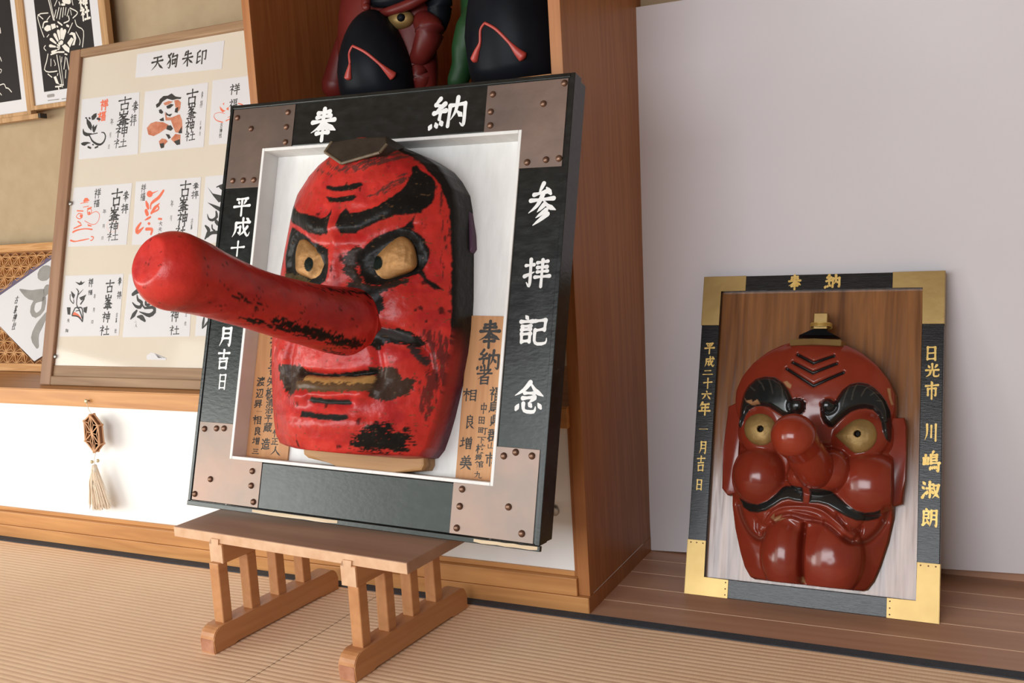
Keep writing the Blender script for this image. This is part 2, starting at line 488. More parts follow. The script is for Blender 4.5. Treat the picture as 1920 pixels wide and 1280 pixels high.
# ------------------------------------------------------------------ brush lettering
GL = {
 '奉': 'h30,17 70,14;h27,29 73,26;h12,42 88,38;p50,4 48,40 34,60 10,74;n52,40 68,56 92,70;h36,62 64,60;h30,76 70,74;v50,52 50,98',
 '納': 'p26,6 12,26;h14,24 30,30;p38,22 12,46;h10,48 40,42;v26,46 26,66;d6,80 2,94;d17,76 19,88;d28,70 34,82;v50,28 48,88;v50,30 88,26;k88,26 88,86 78,80;p68,6 66,44 54,70;n67,44 82,62',
 '参': 'p52,2 38,24;h24,27 60,22;d62,12 74,26;h14,42 86,37;p50,28 36,52 8,70;n54,42 70,55 94,66;p58,52 36,68;p64,63 32,83;p70,75 26,100',
 '拝': 'h6,26 36,22;k24,4 24,92 12,84;t4,62 38,48;h48,16 88,12;h50,32 86,29;h50,48 88,45;h42,65 97,60;v68,6 68,98',
 '記': 'd22,2 30,12;h6,22 46,19;h12,36 40,34;h12,48 40,46;v12,60 12,88;h12,62 40,60;v40,60 38,86;h14,84 38,82;h54,18 88,14;v88,14 86,46;h56,48 86,44;k56,48 56,82 66,91 92,88 95,72',
 '念': 'p50,2 32,26 4,46;n50,4 70,28 96,44;h34,38 66,36;h30,53 68,49;p68,50 52,66;d16,74 10,90;k32,70 38,90 68,92 74,78;d50,68 58,77;d82,66 92,80',
 '平': 'h22,14 78,11;d30,24 36,38;p70,22 60,40;h8,53 92,48;v50,14 50,98',
 '成': 'h22,27 90,23;p22,27 22,64 8,94;h24,49 46,46;k46,46 44,76 35,72;k56,4 62,50 84,90 95,72;p80,44 62,72 44,88;d74,4 86,14',
 '十': 'h8,46 92,40;v50,4 50,98',
 '八': 'p36,22 30,56 6,92;n56,14 70,58 96,90',
 '月': 'p28,8 28,60 12,96;h28,10 78,8;k78,8 78,92 66,85;h30,34 76,32;h29,58 76,56',
 '吉': 'h10,20 90,16;v50,2 50,44;h22,46 78,43;v24,60 26,96;h26,62 76,58;v76,58 74,94;h28,92 74,90',
 '日': 'v24,8 24,96;h24,10 76,8;v76,8 76,97;h26,50 75,48;h26,90 75,88',
 '天': 'h22,18 78,14;h8,45 92,40;p50,16 44,60 8,94;n52,44 70,74 97,92',
 '狗': 'p36,4 10,26;k16,12 34,46 28,92 16,86;p32,44 6,72;p56,6 44,34;h52,24 90,20;k90,20 86,90 74,82;v54,46 54,72;h54,46 74,44;v74,44 72,70;h56,70 72,68',
 '朱': 'p34,6 18,34;h28,24 76,20;h8,49 92,44;v50,4 50,98;p48,48 34,66 10,84;n52,48 70,68 94,82',
 '印': 'p36,10 12,22;v14,22 12,84;h14,50 40,47;t10,88 46,72;h58,18 90,14;k90,14 88,72 76,64;v58,18 58,99',
 '古': 'h6,27 94,22;v50,2 50,52;v24,54 26,97;h26,56 76,52;v76,52 74,95;h28,93 74,91',
 '峯': 'v50,0 50,22;v24,8 26,24;h26,24 76,22;v76,8 74,22;p44,28 20,50;p46,38 66,35;p66,36 44,54 12,66;n40,42 64,56 94,64;h34,68 66,66;h30,79 70,77;h16,91 84,88;v50,60 50,101',
 '神': 'd24,2 32,14;h8,25 40,22;p38,24 22,46 4,60;v24,44 24,98;d28,48 40,58;v54,24 54,70;h54,26 90,22;v90,22 88,68;h56,46 88,44;h56,68 88,66;v72,2 72,101',
 '社': 'd24,2 32,14;h8,25 40,22;p38,24 22,46 4,60;v24,44 24,98;d28,48 40,58;h56,41 92,37;v74,10 74,92;h46,93 98,89',
 '祥': 'd24,2 32,14;h8,25 40,22;p38,24 22,46 4,60;v24,44 24,98;d28,48 40,58;d56,6 64,18;p88,4 78,18;h54,27 94,23;h56,45 92,41;h50,65 98,60;v74,26 74,101',
 '福': 'd24,2 32,14;h8,25 40,22;p38,24 22,46 4,60;v24,44 24,98;d28,48 40,58;h54,9 94,6;v60,20 60,36;h60,21 88,18;v88,18 86,36;h62,36 86,34;v54,50 54,97;h54,51 94,48;v94,48 94,97;h56,71 92,70;v74,50 74,94;h56,95 92,93',
 '二': 'h24,26 76,22;h8,80 92,75', '三': 'h20,20 80,17;h28,50 72,47;h8,84 92,80', '一': 'h8,55 92,46',
 '六': 'd46,4 54,20;h8,39 92,34;p38,52 28,72 10,94;n60,50 74,70 92,92',
 '年': 'p32,4 12,34;h28,22 84,18;h26,46 80,43;v28,46 28,70;h6,73 96,68;v56,22 56,101',
 '光': 'v50,2 50,44;d22,14 32,30;p80,10 66,32;h8,49 92,44;p38,50 32,76 8,97;k60,48 60,82 68,91 92,88 95,72',
 '市': 'd46,0 54,14;h8,27 92,22;v24,42 24,80;h24,44 78,40;k78,40 76,82 66,76;v50,16 50,101',
 '川': 'p20,8 20,60 6,96;v50,14 50,80;v82,6 82,99',
 '嶋': 'v18,20 18,60;v6,36 6,64;h6,65 32,61;v32,34 32,62;p64,0 54,14;v48,16 48,62;h48,18 82,15;v82,15 80,44;h50,30 80,28;h50,44 80,42;h48,58 98,54;k94,56 91,96 80,90;d48,74 43,90;d58,74 58,86;d68,72 70,84;d78,70 83,82',
 '淑': 'd10,6 20,20;d4,34 14,46;t6,98 24,64;v46,4 46,40;h46,21 64,18;h30,43 68,39;k48,42 48,95 40,90;d35,56 28,76;d58,54 66,72;h70,25 96,20;p94,20 84,66 62,97;n70,40 82,74 99,92',
 '朗': 'd26,0 33,10;v12,16 12,86;h12,18 44,16;v44,16 42,54;h14,35 42,33;h14,53 42,51;t8,90 36,70;n30,58 46,88;p60,10 60,60 50,96;h60,12 92,10;k92,10 92,92 82,84;h62,34 90,33;h61,58 90,57',
 '者': 'h24,15 74,11;v48,0 48,34;h6,37 94,32;p84,8 54,44 12,68;v32,56 32,98;h32,58 74,55;v74,55 72,97;h34,76 72,74;h34,95 72,93',
 '相': 'h4,28 46,24;v26,2 26,99;p24,30 16,46 4,64;n28,34 46,52;v56,12 56,95;h56,14 92,11;v92,11 92,95;h58,38 90,36;h58,62 90,60;h58,88 90,86',
 '良': 'd44,0 54,10;h24,14 72,12;v72,12 70,48;h26,30 70,29;h26,48 70,46;v24,14 24,90;t22,93 48,74;n40,50 64,78 94,94;p76,56 56,70',
 '増': 'h4,36 34,32;v20,10 20,74;t2,82 38,66;d54,2 60,12;p88,0 78,12;v48,18 48,52;h48,19 94,16;v94,16 92,52;h50,34 92,33;v70,18 70,50;h50,51 92,49;v54,60 54,99;h54,62 90,60;v90,60 88,98;h56,79 88,77;h56,97 88,95',
 '美': 'd34,2 42,14;p70,0 60,14;h18,23 84,19;h24,37 78,33;h12,51 90,46;v50,20 50,50;h8,67 94,62;p50,50 40,80 8,99;n54,66 70,82 94,98',
 '中': 'v20,26 22,66;h20,28 80,24;v80,24 78,64;h22,62 78,60;v50,2 50,100',
 '田': 'v14,12 14,92;h14,14 86,11;v86,11 86,92;h16,50 84,48;v50,12 50,88;h16,88 84,86',
 '山': 'v50,6 50,88;v14,40 16,92;h16,91 84,88;v86,38 84,90',
 '下': 'h6,18 94,13;v48,18 48,100;d54,40 74,58',
 '大': 'h8,40 92,35;p50,6 44,56 8,96;n52,42 70,72 97,94',
 '人': 'p50,6 42,54 6,96;n50,34 68,66 97,94',
 '正': 'h14,16 86,12;v52,16 52,90;h54,50 82,47;v26,48 26,90;h4,93 96,89',
 '九': 'p40,4 36,60 6,96;h10,34 66,28;k66,28 64,84 72,92 94,90 96,74',
 '町': 'v6,16 6,76;h6,18 48,15;v48,15 48,76;h8,46 46,44;v27,18 27,72;h8,72 46,70;h54,22 98,18;k78,20 78,94 66,86',
}
WP = {'h': [1.15, .72, .78, 1.2], 'v': [1.2, .86, .86, 1.0], 'p': [1.2, 1.05, .75, .18], 'n': [.45, .85, 1.4, .3],
      'd': [.45, 1.05, 1.25, .7], 't': [1.25, .85, .3], 'k': [1.15, .85, .95, .95, .25]}


def stroke_poly(P, W, nseg=10):
    """outline of one brush stroke with rounded ends"""
    P = smooth_line(P, max(2, nseg // max(1, len(P) - 1))) if len(P) > 2 else np.array([P[0] + (P[-1] - P[0]) * t for t in np.linspace(0, 1, nseg)])
    d = np.r_[0, np.cumsum(np.linalg.norm(np.diff(P, axis=0), axis=1))]
    L = d[-1]
    if L < 1e-9: return None
    w = np.interp(d / L, np.linspace(0, 1, len(W)), W)
    T = np.gradient(P, axis=0); T /= np.linalg.norm(T, axis=1)[:, None] + 1e-12
    Nn = np.stack([-T[:, 1], T[:, 0]], -1)
    a = P + Nn * w[:, None]; b = P - Nn * w[:, None]
    def cap(c, t, n, r):
        return [c + r * (math.cos(q) * n + math.sin(q) * t) for q in np.linspace(0, PI, 6)[1:-1]]
    out = list(a) + cap(P[-1], T[-1], Nn[-1], w[-1]) + list(b[::-1]) + cap(P[0], -T[0], -Nn[0], w[0])
    return np.array(out), a, b, cap(P[-1], T[-1], Nn[-1], w[-1]), cap(P[0], -T[0], -Nn[0], w[0])


def add_stroke(bm, P, W, z, jit=0.0):
    r = stroke_poly(np.asarray(P, float), np.asarray(W, float))
    if r is None: return
    _, a, b, c1, c0 = r
    n = len(a)
    va = [bm.verts.new((p[0], p[1], z)) for p in a]; vb = [bm.verts.new((p[0], p[1], z)) for p in b]
    fs = [bm.faces.new((va[i], va[i + 1], vb[i + 1], vb[i])) for i in range(n - 1)]
    v1 = [bm.verts.new((p[0], p[1], z)) for p in c1]; v0 = [bm.verts.new((p[0], p[1], z)) for p in c0]
    fs.append(bm.faces.new([va[-1]] + v1 + [vb[-1]])); fs.append(bm.faces.new([vb[0]] + v0 + [va[0]]))
    for f in fs:
        f.normal_update()
        if f.normal.z < 0: f.normal_flip()


def glyph(bm, ch, cx, cy, w, h, z, weight=5.0, jit=1.2):
    """one brushed character centred at (cx,cy), size w x h, y up"""
    if ch not in GL:
        return noto(bm, ch, cx, cy, w, h, z)
    s = min(w, h)
    for k, st in enumerate(GL[ch].split(';')):
        pts = np.array([[float(q) for q in p.split(',')] for p in st[1:].split()])
        pts = pts + np.array([[random.uniform(-jit, jit), random.uniform(-jit, jit)] for _ in pts])
        Q = np.stack([cx + (pts[:, 0] - 50) / 100 * w, cy - (pts[:, 1] - 50) / 100 * h], -1)
        W = np.array(WP[st[0]]) * weight / 100 * s * random.uniform(.92, 1.08)
        add_stroke(bm, Q, W, z + k * 1.2e-5)


_noto = {}


def noto(bm, ch, cx, cy, w, h, z, off=.018):
    if ch not in _noto:
        cu = bpy.data.curves.new('t', 'FONT'); cu.body = ch; cu.offset = off; cu.resolution_u = 2
        ob = bpy.data.objects.new('t', cu); COL.objects.link(ob)
        dg = bpy.context.evaluated_depsgraph_get()
        me = ob.evaluated_get(dg).to_mesh()
        v = np.array([tuple(q.co) for q in me.vertices]); f = [tuple(p.vertices) for p in me.polygons]
        ob.evaluated_get(dg).to_mesh_clear()
        bpy.data.objects.remove(ob); bpy.data.curves.remove(cu)
        if len(v) == 0: v = np.zeros((1, 3))
        lo = v.min(0); hi = v.max(0)
        v = (v - (lo + hi) / 2) / np.maximum(hi - lo, 1e-6)
        _noto[ch] = (v, f)
    v, f = _noto[ch]
    q = v[:, :2] * [w, h]
    q[:, 1] += q[:, 0] * .12
    vs = [bm.verts.new((cx + p[0], cy + p[1], z)) for p in q]
    for a in f:
        try:
            fc = bm.faces.new([vs[i] for i in a]); fc.normal_update()
            if fc.normal.z < 0: fc.normal_flip()
        except ValueError:
            pass


def lettering(pl, items, z, mat, parent, name='character', weight=5.5, jit=1.2):
    """items: (char, px, py, pw, ph) where each brushed character stands; one mesh per character"""
    for ch, px, py, pw, ph in items:
        bm = bmesh.new()
        c = pl.at([(px, py)], z)[0]
        l, r_ = pl.at([(px - pw / 2, py), (px + pw / 2, py)], z)
        t, b = pl.at([(px, py - ph / 2), (px, py + ph / 2)], z)
        glyph(bm, ch, c[0], c[1], np.linalg.norm(r_ - l), np.linalg.norm(t - b), z, weight, jit)
        mesh_obj(name, bm, mat, parent)


def art(pl, z, mat, parent, name, lines=(), polys=(), off=(0, 0), sc=1.0):
    """brush lines ((pts, width_px) or (pts, [widths])) and filled shapes, drawn flat on a sheet"""
    bm = bmesh.new()
    o = np.array(off, float)
    for k, (pts, wd) in enumerate(lines):
        p = np.array(pts, float) * sc + o
        q = pl.at(p, z)
        m = np.linalg.norm(pl.at([p[0] + [1, 0]], z)[0] - q[0])
        W = np.atleast_1d(np.asarray(wd, float)) * sc * m * .5
        if len(W) == 1: W = np.repeat(W, 3)
        add_stroke(bm, q, W, z + k * 1e-5)
    for k, pts in enumerate(polys):
        q = pl.at(np.array(pts, float) * sc + o, z)
        vs = [bm.verts.new((a[0], a[1], z + k * 1e-5)) for a in q]
        try:
            f = bm.faces.new(vs); f.normal_update()
            if f.normal.z < 0: f.normal_flip()
            bmesh.ops.triangulate(bm, faces=[f])
        except ValueError:
            pass
    return mesh_obj(name, bm, mat, parent)

# ================================================================== the room
YB, YF, YP = 2.380, 1.867, 1.878          # back wall, cupboard front, upright front


def struct(name, bm, mat, **k):
    return tag(mesh_obj(name, bm, mat, **k), kind='structure')


def tatami(name, x0, x1, y0, y1, ph):
    pitch = .0148; V = []; F = []
    n = int((y1 - y0) / pitch); ys = []; zs = []
    for r in range(n):
        for t in np.linspace(0, 1, 7)[:-1]:
            ys.append(y1 - (r + t) * pitch); zs.append(-.0012 + .0012 * math.sin(PI * t) ** .5 if t > 0 else -.0012)
    xs = np.linspace(x0, x1, 40)
    for j, y in enumerate(ys):
        for i, x in enumerate(xs):
            wob = .0010 * math.sin(x * 9 + y * 5 + ph) + .0007 * math.sin(x * 23 + ph)
            V.append((x, y + wob, zs[j]))
    m = len(xs)
    for j in range(len(ys) - 1):
        for i in range(m - 1):
            F.append((j * m + i, (j + 1) * m + i, (j + 1) * m + i + 1, j * m + i + 1))
    return tag(mesh_obj(name, (V, F), M['tatami'], smooth=True), kind='structure')


tatami('floor', -3.5, -1.2912, -.6, 1.838, 0.0)
tatami('floor', -1.2898, 1.2, -.6, 1.838, 1.7)
struct('floor', boxm(-4.2, 1.9, -3.6, 1.86, -.05, -.0035), plain('tatami_base', (.20, .12, .06), rough=.9))
bm = bmesh.new(); box(bm, -3.5, -1.2912, 1.838, 1.867, -.004, .0010); struct('trim_1', bm, M['heri'])
bm = bmesh.new(); box(bm, -1.2900, 1.2, 1.838, 1.867, -.004, .0010); struct('trim_2', bm, M['heri'])
# alcove floor boards with pale joint lines
bm = bmesh.new()
ys = [1.8675, 1.9530, 2.0410, 2.1315, 2.2170, 2.380]
for a, b in zip(ys[:-1], ys[1:]):
    box(bm, -.7868, 1.2, a + (.0012 if a > 1.9 else .0), b - .0002, -.03, 0.0)
struct('floor', bm, M['plank'])
bm = bmesh.new()
for y in ys[1:-1]: box(bm, -.7868, 1.2, y - .0006, y + .0016, -.03, .0004)
box(bm, -.7868, 1.2, 1.8668, 1.8690, -.03, .0003)
struct('trim_3', bm, M['plank_edge'])
struct('baseboard_back', boxm(-.787, 1.2, 2.318, 2.380, 0, .034, bev=.001), M['plank'])
struct('wall_back', boxm(-4.2, 1.3, YB, YB + .08, -.02, 2.5), M['plaster'])
struct('wall_right', boxm(1.2, 1.28, 1.2, YB, -.02, 2.5), M['plaster'])
struct('ceiling', boxm(-4.2, 1.3, -.9, YB + .08, 2.5, 2.56), M['ceiling'])
# tall partition between the shelves and the alcove
bm = bmesh.new(); box(bm, -.8135, -.7875, YP, YB, .0352, 2.5, bev=.0008)
struct('wall_partition', bm, M['cab_v'])
bm = bmesh.new(); box(bm, -.7874, -.7862, YF + .001, YB - .001, .0, .0350)
struct('baseboard_partition', bm, M['cab_v'])

# ------------------------------------------------------------------ low cupboard under the shelf
def ident(x=0, y=0, z=0): return Matrix.Translation((x, y, z))


cup = tag(empty('cupboard', ident(-2.0, 1.9, 0)), 'low built-in timber cupboard with a white paper sliding door behind the small table', 'cupboard')


def rel(o, par):
    o.location = -Vector(par.matrix_world.translation) + Vector(o.location); o.parent = par; return o


def cpart(name, mat, *b, parent=None, **k):
    bm = bmesh.new(); box(bm, *b, **k)
    bmesh.ops.translate(bm, verts=bm.verts, vec=(2.0, -1.9, 0))
    return mesh_obj(name, bm, mat, parent or cup)


cpart('base_board', M['cab'], -3.5, -.7875, YF, 1.90, 0, .0348, bev=.0012)
cpart('track_rail', M['cab'], -3.5, -.8138, YF + .003, 1.905, .0352, .0735, bev=.0012)
cpart('top_rail', M['cab'], -3.5, -.8138, YF, 1.905, .4005, .4440, bev=.0015)
cpart('top_board', M['cab'], -3.5, -.8138, YF + .001, YB - .001, .4442, .4462)
door = cpart('sliding_door', M['fusuma'], -3.5, -.8230, 1.889, 1.899, .0740, .4003)
cpart('door_rail', M['cab'], -3.5, -.8230, 1.884, 1.8995, .0737, .0845, parent=door, bev=.0008)
cpart('door_stile', M['cab_v'], -.8229, -.8139, 1.884, 1.8995, .0737, .4004, parent=door, bev=.0008)
bm = bmesh.new(); q = on_y(1040, 957, 1.886)
add_ellipsoid(bm, (q[0] + 2.0, 1.8865 - 1.9, q[2]), (.010, .0035, .012), 24, 10)
mesh_obj('door_pull', bm, M['metal'], door, smooth=True)

# ------------------------------------------------------------------ open shelf box holding the crow masks
shelf = tag(empty('display_shelf', ident(-1.18, 1.88, 1.11)), 'open-fronted timber wall shelf box holding two dark beaked masks', 'shelf')


def spart(name, mat, *b, **k):
    bm = bmesh.new(); box(bm, *b, **k)
    bmesh.ops.translate(bm, verts=bm.verts, vec=(1.18, -1.88, -1.11))
    return mesh_obj(name, bm, mat, shelf)


spart('side_board', M['cab_v'], -1.583, -1.5605, YP, YB - .002, 1.075, 1.78, bev=.001)
spart('bottom_board', M['cab'], -1.5603, -.8138, YP, YB - .002, 1.103, 1.1235, bev=.001)
spart('top_board', M['cab'], -1.5603, -.8138, YP, YB - .002, 1.76, 1.78, bev=.001)
spart('back_board', M['cab_v'], -1.5603, -.8138, YB - .014, YB - .003, 1.1237, 1.7598)

# ------------------------------------------------------------------ white board leaning in the alcove
pan_pl = Plane((0, 2.281, 0), (0, -1, .048))
pc = [(1174.4, 16.5), (1920, -86), (2010, -98), (2010, 1075), (1920, 1075.6), (1764, 1066), (1221, 1034)]
q = pan_pl.at(pc)
q[5:, 1] = np.maximum(q[5:, 1], .0015)
q = np.array([q[0], (.33, q[0, 1]), (.33, q[4, 1] + .008), q[4], q[6]])
bm = bmesh.new(); prism(bm, q, -.008, 0.0)
wb = mesh_obj('white_board', bm, M['white_board']); wb.matrix_world = pan_pl.matrix()
tag(wb, 'large plain white board leaning against the alcove wall behind the smaller mask plaque', 'board')

# ------------------------------------------------------------------ small low table
th = math.radians(-4.4)
tm = Matrix.Translation((-1.262, 1.62, 0)) @ Matrix.Rotation(th, 4, 'Z')
table = tag(empty('low_table', tm), 'low reddish timber table with slatted legs under the big red mask plaque', 'table')
TM = np.array(tm.inverted())


def tl(p): return (TM @ np.array([*p, 1.0]))[:3]


def ofs(x, y): a = tl((x, y, 0)); return a[0], a[1]


# tabletop
fl = ofs(-1.574, 1.5023); fr_ = ofs(-.9637, 1.4554)
y_front = (fl[1] + fr_[1]) / 2
bm = bmesh.new(); box(bm, fl[0], fr_[0], y_front, y_front + .318, .2165, .2385, bev=.0016)
mesh_obj('tabletop', bm, M['table_top'], table)
bm = bmesh.new(); box(bm, fl[0] + .0006, fr_[0] - .0006, y_front - .0008, y_front + .001, .2172, .2376, bev=.0004)
mesh_obj('front_edge', bm, M['end_grain'], table)


def foot(xr, yn, yf_, nm='foot'):
    """runner foot: rounded ends, cut-out below"""
    xl = xr - .0405
    prof = [(yn, .0), (yn + .055, .0), (yn + .062, .006), (yf_ - .062, .006), (yf_ - .055, 0), (yf_, 0), (yf_, .028)]
    for k in range(1, 6):
        a = k / 5 * PI / 2; prof.append((yf_ - .024 + .024 * math.cos(a), .028 + .024 * math.sin(a)))
    for k in range(0, 6):
        a = k / 5 * PI / 2; prof.append((yn + .024 - .024 * math.sin(a), .028 + .024 * math.cos(a)))
    bm = bmesh.new()
    A = [bm.verts.new((xl, p[0], p[1])) for p in prof]; B_ = [bm.verts.new((xr, p[0], p[1])) for p in prof]
    f1 = bm.faces.new(A); f2 = bm.faces.new(B_[::-1])
    for i in range(len(prof)):
        j = (i + 1) % len(prof)
        bm.faces.new((A[j], A[i], B_[i], B_[j]))
    bmesh.ops.bevel(bm, geom=list(f1.edges) + list(f2.edges), offset=.0016, segments=2, affect='EDGES')
    bmesh.ops.recalc_face_normals(bm, faces=bm.faces)
    o = mesh_obj(nm, bm, M['table'], table)
    bm = bmesh.new(); box(bm, xl + .002, xr - .002, yn - .0006, yn + .001, .002, .029, bev=.0003)
    mesh_obj('worn_end', bm, M['foot_end'], o)
    return o


for xr, yn, yf_, X0, ys0 in ((ofs(-1.4336, 1.4425)[0], ofs(-1.4336, 1.4425)[1], ofs(-1.4038, 1.8251)[1], -1.4336, None),
                             (ofs(-1.0833, 1.4354)[0], ofs(-1.0833, 1.4354)[1], ofs(-1.0612, 1.8184)[1], -1.0833, None)):
    foot(xr, yn, yf_)
    p1 = yn + .0355
    xc = xr - .0095 + .0025
    for k in range(4):
        bm = bmesh.new(); box(bm, xc - .0265, xc, p1 + k * .0805, p1 + k * .0805 + .0255, .0505, .178, bev=.0022)
        mesh_obj('post', bm, M['table'], table)
    bm = bmesh.new(); box(bm, xc - .031, xc + .0065, y_front - .004, y_front + .312, .1755, .2168, bev=.0025)
    cb = mesh_obj('crossbar', bm, M['table'], table)
    bm = bmesh.new(); prism(bm, [(xc - .030, -.0402 + .0 + .2168), (xc + .0055, .1766), (xc + .0055, .2150), (xc - .004, .2150), (xc - .002, .2268), (xc - .0235, .2268), (xc - .0215, .2150), (xc - .030, .2150)], 0, .004)
    for v in bm.verts: v.co = Vector((v.co.x, y_front - .0045 - v.co.z + .004, v.co.y))
    bmesh.ops.recalc_face_normals(bm, faces=bm.faces)
    mesh_obj('dovetail_end', bm, M['end_grain'], cb)

# ================================================================== the big red mask plaque on the table
BP = Plane((-1.1838, 1.5856, .2581), (.004, -.966, .2588), u=(.9997, -.0027, -.0255))
big = tag(empty('mask_plaque', Matrix(BP.matrix())), 'large black framed plaque with a long-nosed red mask standing on the low table', 'mask plaque')
W2, HT = .4225, .8905
IX0, IX1, IY0, IY1 = -.3215, .3215, .0985, .7885
DEP = .062
BZ = -.047                                # recessed backboard
# stiles and rails
for nm, b in (('frame_stile', (-W2, IX0, 0, HT)), ('frame_stile', (IX1, W2, 0, HT)),
              ('frame_rail', (IX0 + .0003, IX1 - .0003, IY1, HT)), ('frame_rail', (IX0 + .0003, IX1 - .0003, 0, IY0))):
    bm = bmesh.new(); box(bm, b[0], b[1], b[2], b[3], -DEP, 0, bev=.0025); cut_back(bm, .004, -.02, .009)
    mesh_obj(nm, bm, M['black_lacquer'], big)
# raised outer bead round the frame
bm = bmesh.new()
for b in ((-W2 - .0035, -W2 + .004, -.0003, HT + .0035), (W2 - .006, W2 + .0035, -.0003, HT + .0035), (-W2 + .0041, W2 - .0061, HT - .005, HT + .0035)):
    box(bm, b[0], b[1], b[2], b[3], -.030, .0028, bev=.0012); cut_back(bm, .003, -.01, .005)
mesh_obj('edge_bead', bm, M['black_lacquer'], big)
# bottom strip with bare patches of wood
bm = bmesh.new(); box(bm, -W2 - .004, W2 + .005, -.0105, -.0003, -.005, .0035, bev=.0010)
bs = mesh_obj('bottom_strip', bm, M['black_lacquer'], big)
for p0, p1 in ((472, 632), (892, 1011)):
    a = BP.at([(p0, 965)], .0035)[0][0]; c = BP.at([(p1, 985)], .0035)[0][0]
    n = 9; top = [(a + (c - a) * t, -.0015 - .0012 * random.random()) for t in np.linspace(0, 1, n)]
    bot = [(a + (c - a) * t, -.0094 + (.002 if k in (0, n - 1) else .0015 * random.random())) for k, t in enumerate(np.linspace(0, 1, n))]
    bm = bmesh.new(); prism(bm, top + bot[::-1], .0032, .0040)
    tag(mesh_obj('bare_patch', bm, M['bare_wood'], bs), 'worn bare wood patch')
# white liner and backboard
bm = bmesh.new()
t = .007
for b in ((IX0, IX0 + t, IY0, IY1), (IX1 - t, IX1, IY0, IY1), (IX0 + t + .0002, IX1 - t - .0002, IY1 - t, IY1), (IX0 + t + .0002, IX1 - t - .0002, IY0, IY0 + t)):
    box(bm, b[0], b[1], b[2], b[3], BZ, .0022, bev=.0012)
mesh_obj('white_liner', bm, M['white_paint'], big)
mesh_obj('backboard', boxm(IX0 - .01, IX1 + .01, IY0 - .01, IY1 + .01, BZ - .010, BZ), M['white_paint'], big)

# copper corner plates
def C1(x, y): return (340 + x * .40625, 120 + y * .40625)
def C2(x, y): return (340 + x * .40625, 560 + y * .40625)


e = .0065
PL = {
 'TL': ([C1(522, 212), C1(515, 378)], [C1(212, 577), C1(358, 566)], [C1(262, 250), C1(495, 225), C1(487, 292), C1(483, 362), C1(325, 300), C1(240, 540), C1(288, 538), C1(337, 536)]),
 'TR': ([C1(1410, 118), C1(1402, 305)], [C1(1572, 482), C1(1762, 472)], [C1(1770, 90), C1(1440, 142), C1(1430, 222), C1(1428, 285), C1(1673, 185), C1(1598, 455), C1(1685, 443), C1(1745, 437)]),
 'BL': ([C2(370, 770), C2(358, 962)], [C2(90, 571), C2(235, 571)], [C2(110, 600), C2(165, 598), C2(200, 598), C2(137, 832), C2(65, 900), C2(330, 795), C2(325, 862), C2(335, 937)]),
 'BR': ([C2(1254, 868), C2(1241, 1072)], [C2(1480, 687), C2(1664, 692)], [C2(1490, 725), C2(1545, 708), C2(1620, 725), C2(1298, 878), C2(1287, 957), C2(1273, 1057), C2(1512, 960), C2(1573, 1083)]),
}
for k, (vx, hy, rv) in PL.items():
    x = BP.at(vx)[:, 0].mean(); y = BP.at(hy)[:, 1].mean()
    ox = -W2 + e if 'L' in k else W2 - e - .004
    oy = HT - e if 'T' in k else .002
    ix = IX0 if 'L' in k else IX1
    iy = IY1 if 'T' in k else IY0
    poly = [(ox, oy), (x, oy), (x, iy), (ix, iy), (ix, y), (ox, y)]
    bm = bmesh.new(); prism(bm, poly, .0003, .0016, bev=.0005)
    po = mesh_obj('corner_plate', bm, M['copper'], big)
    for q in BP.at(rv):
        rivet(po, q[0], q[1], .0020, .0068, M['rivet'])

# white brush lettering on the black frame
lettering(BP, [('奉', 606, 233, 54, 62), ('納', 843, 212, 74, 64)], .0006, M['letter_white'], big, weight=6.2)
lettering(BP, [('参', 1016.4, 382, 59, 79), ('拝', 1007, 511, 50, 55), ('記', 1000, 620, 56, 58), ('念', 992, 745, 57, 61)], .0006, M['letter_white'], big, weight=6.0)
lettering(BP, [('平', 453.6, 386.5, 34, 36), ('成', 452, 427, 37, 38), ('十', 445.6, 466, 28, 28), ('八', 448, 505, 30, 34),
               ('月', 424, 631, 29, 38), ('吉', 419, 674, 25, 37), ('日', 417, 715, 19, 30)], .0006, M['letter_white'], big, weight=6.6)

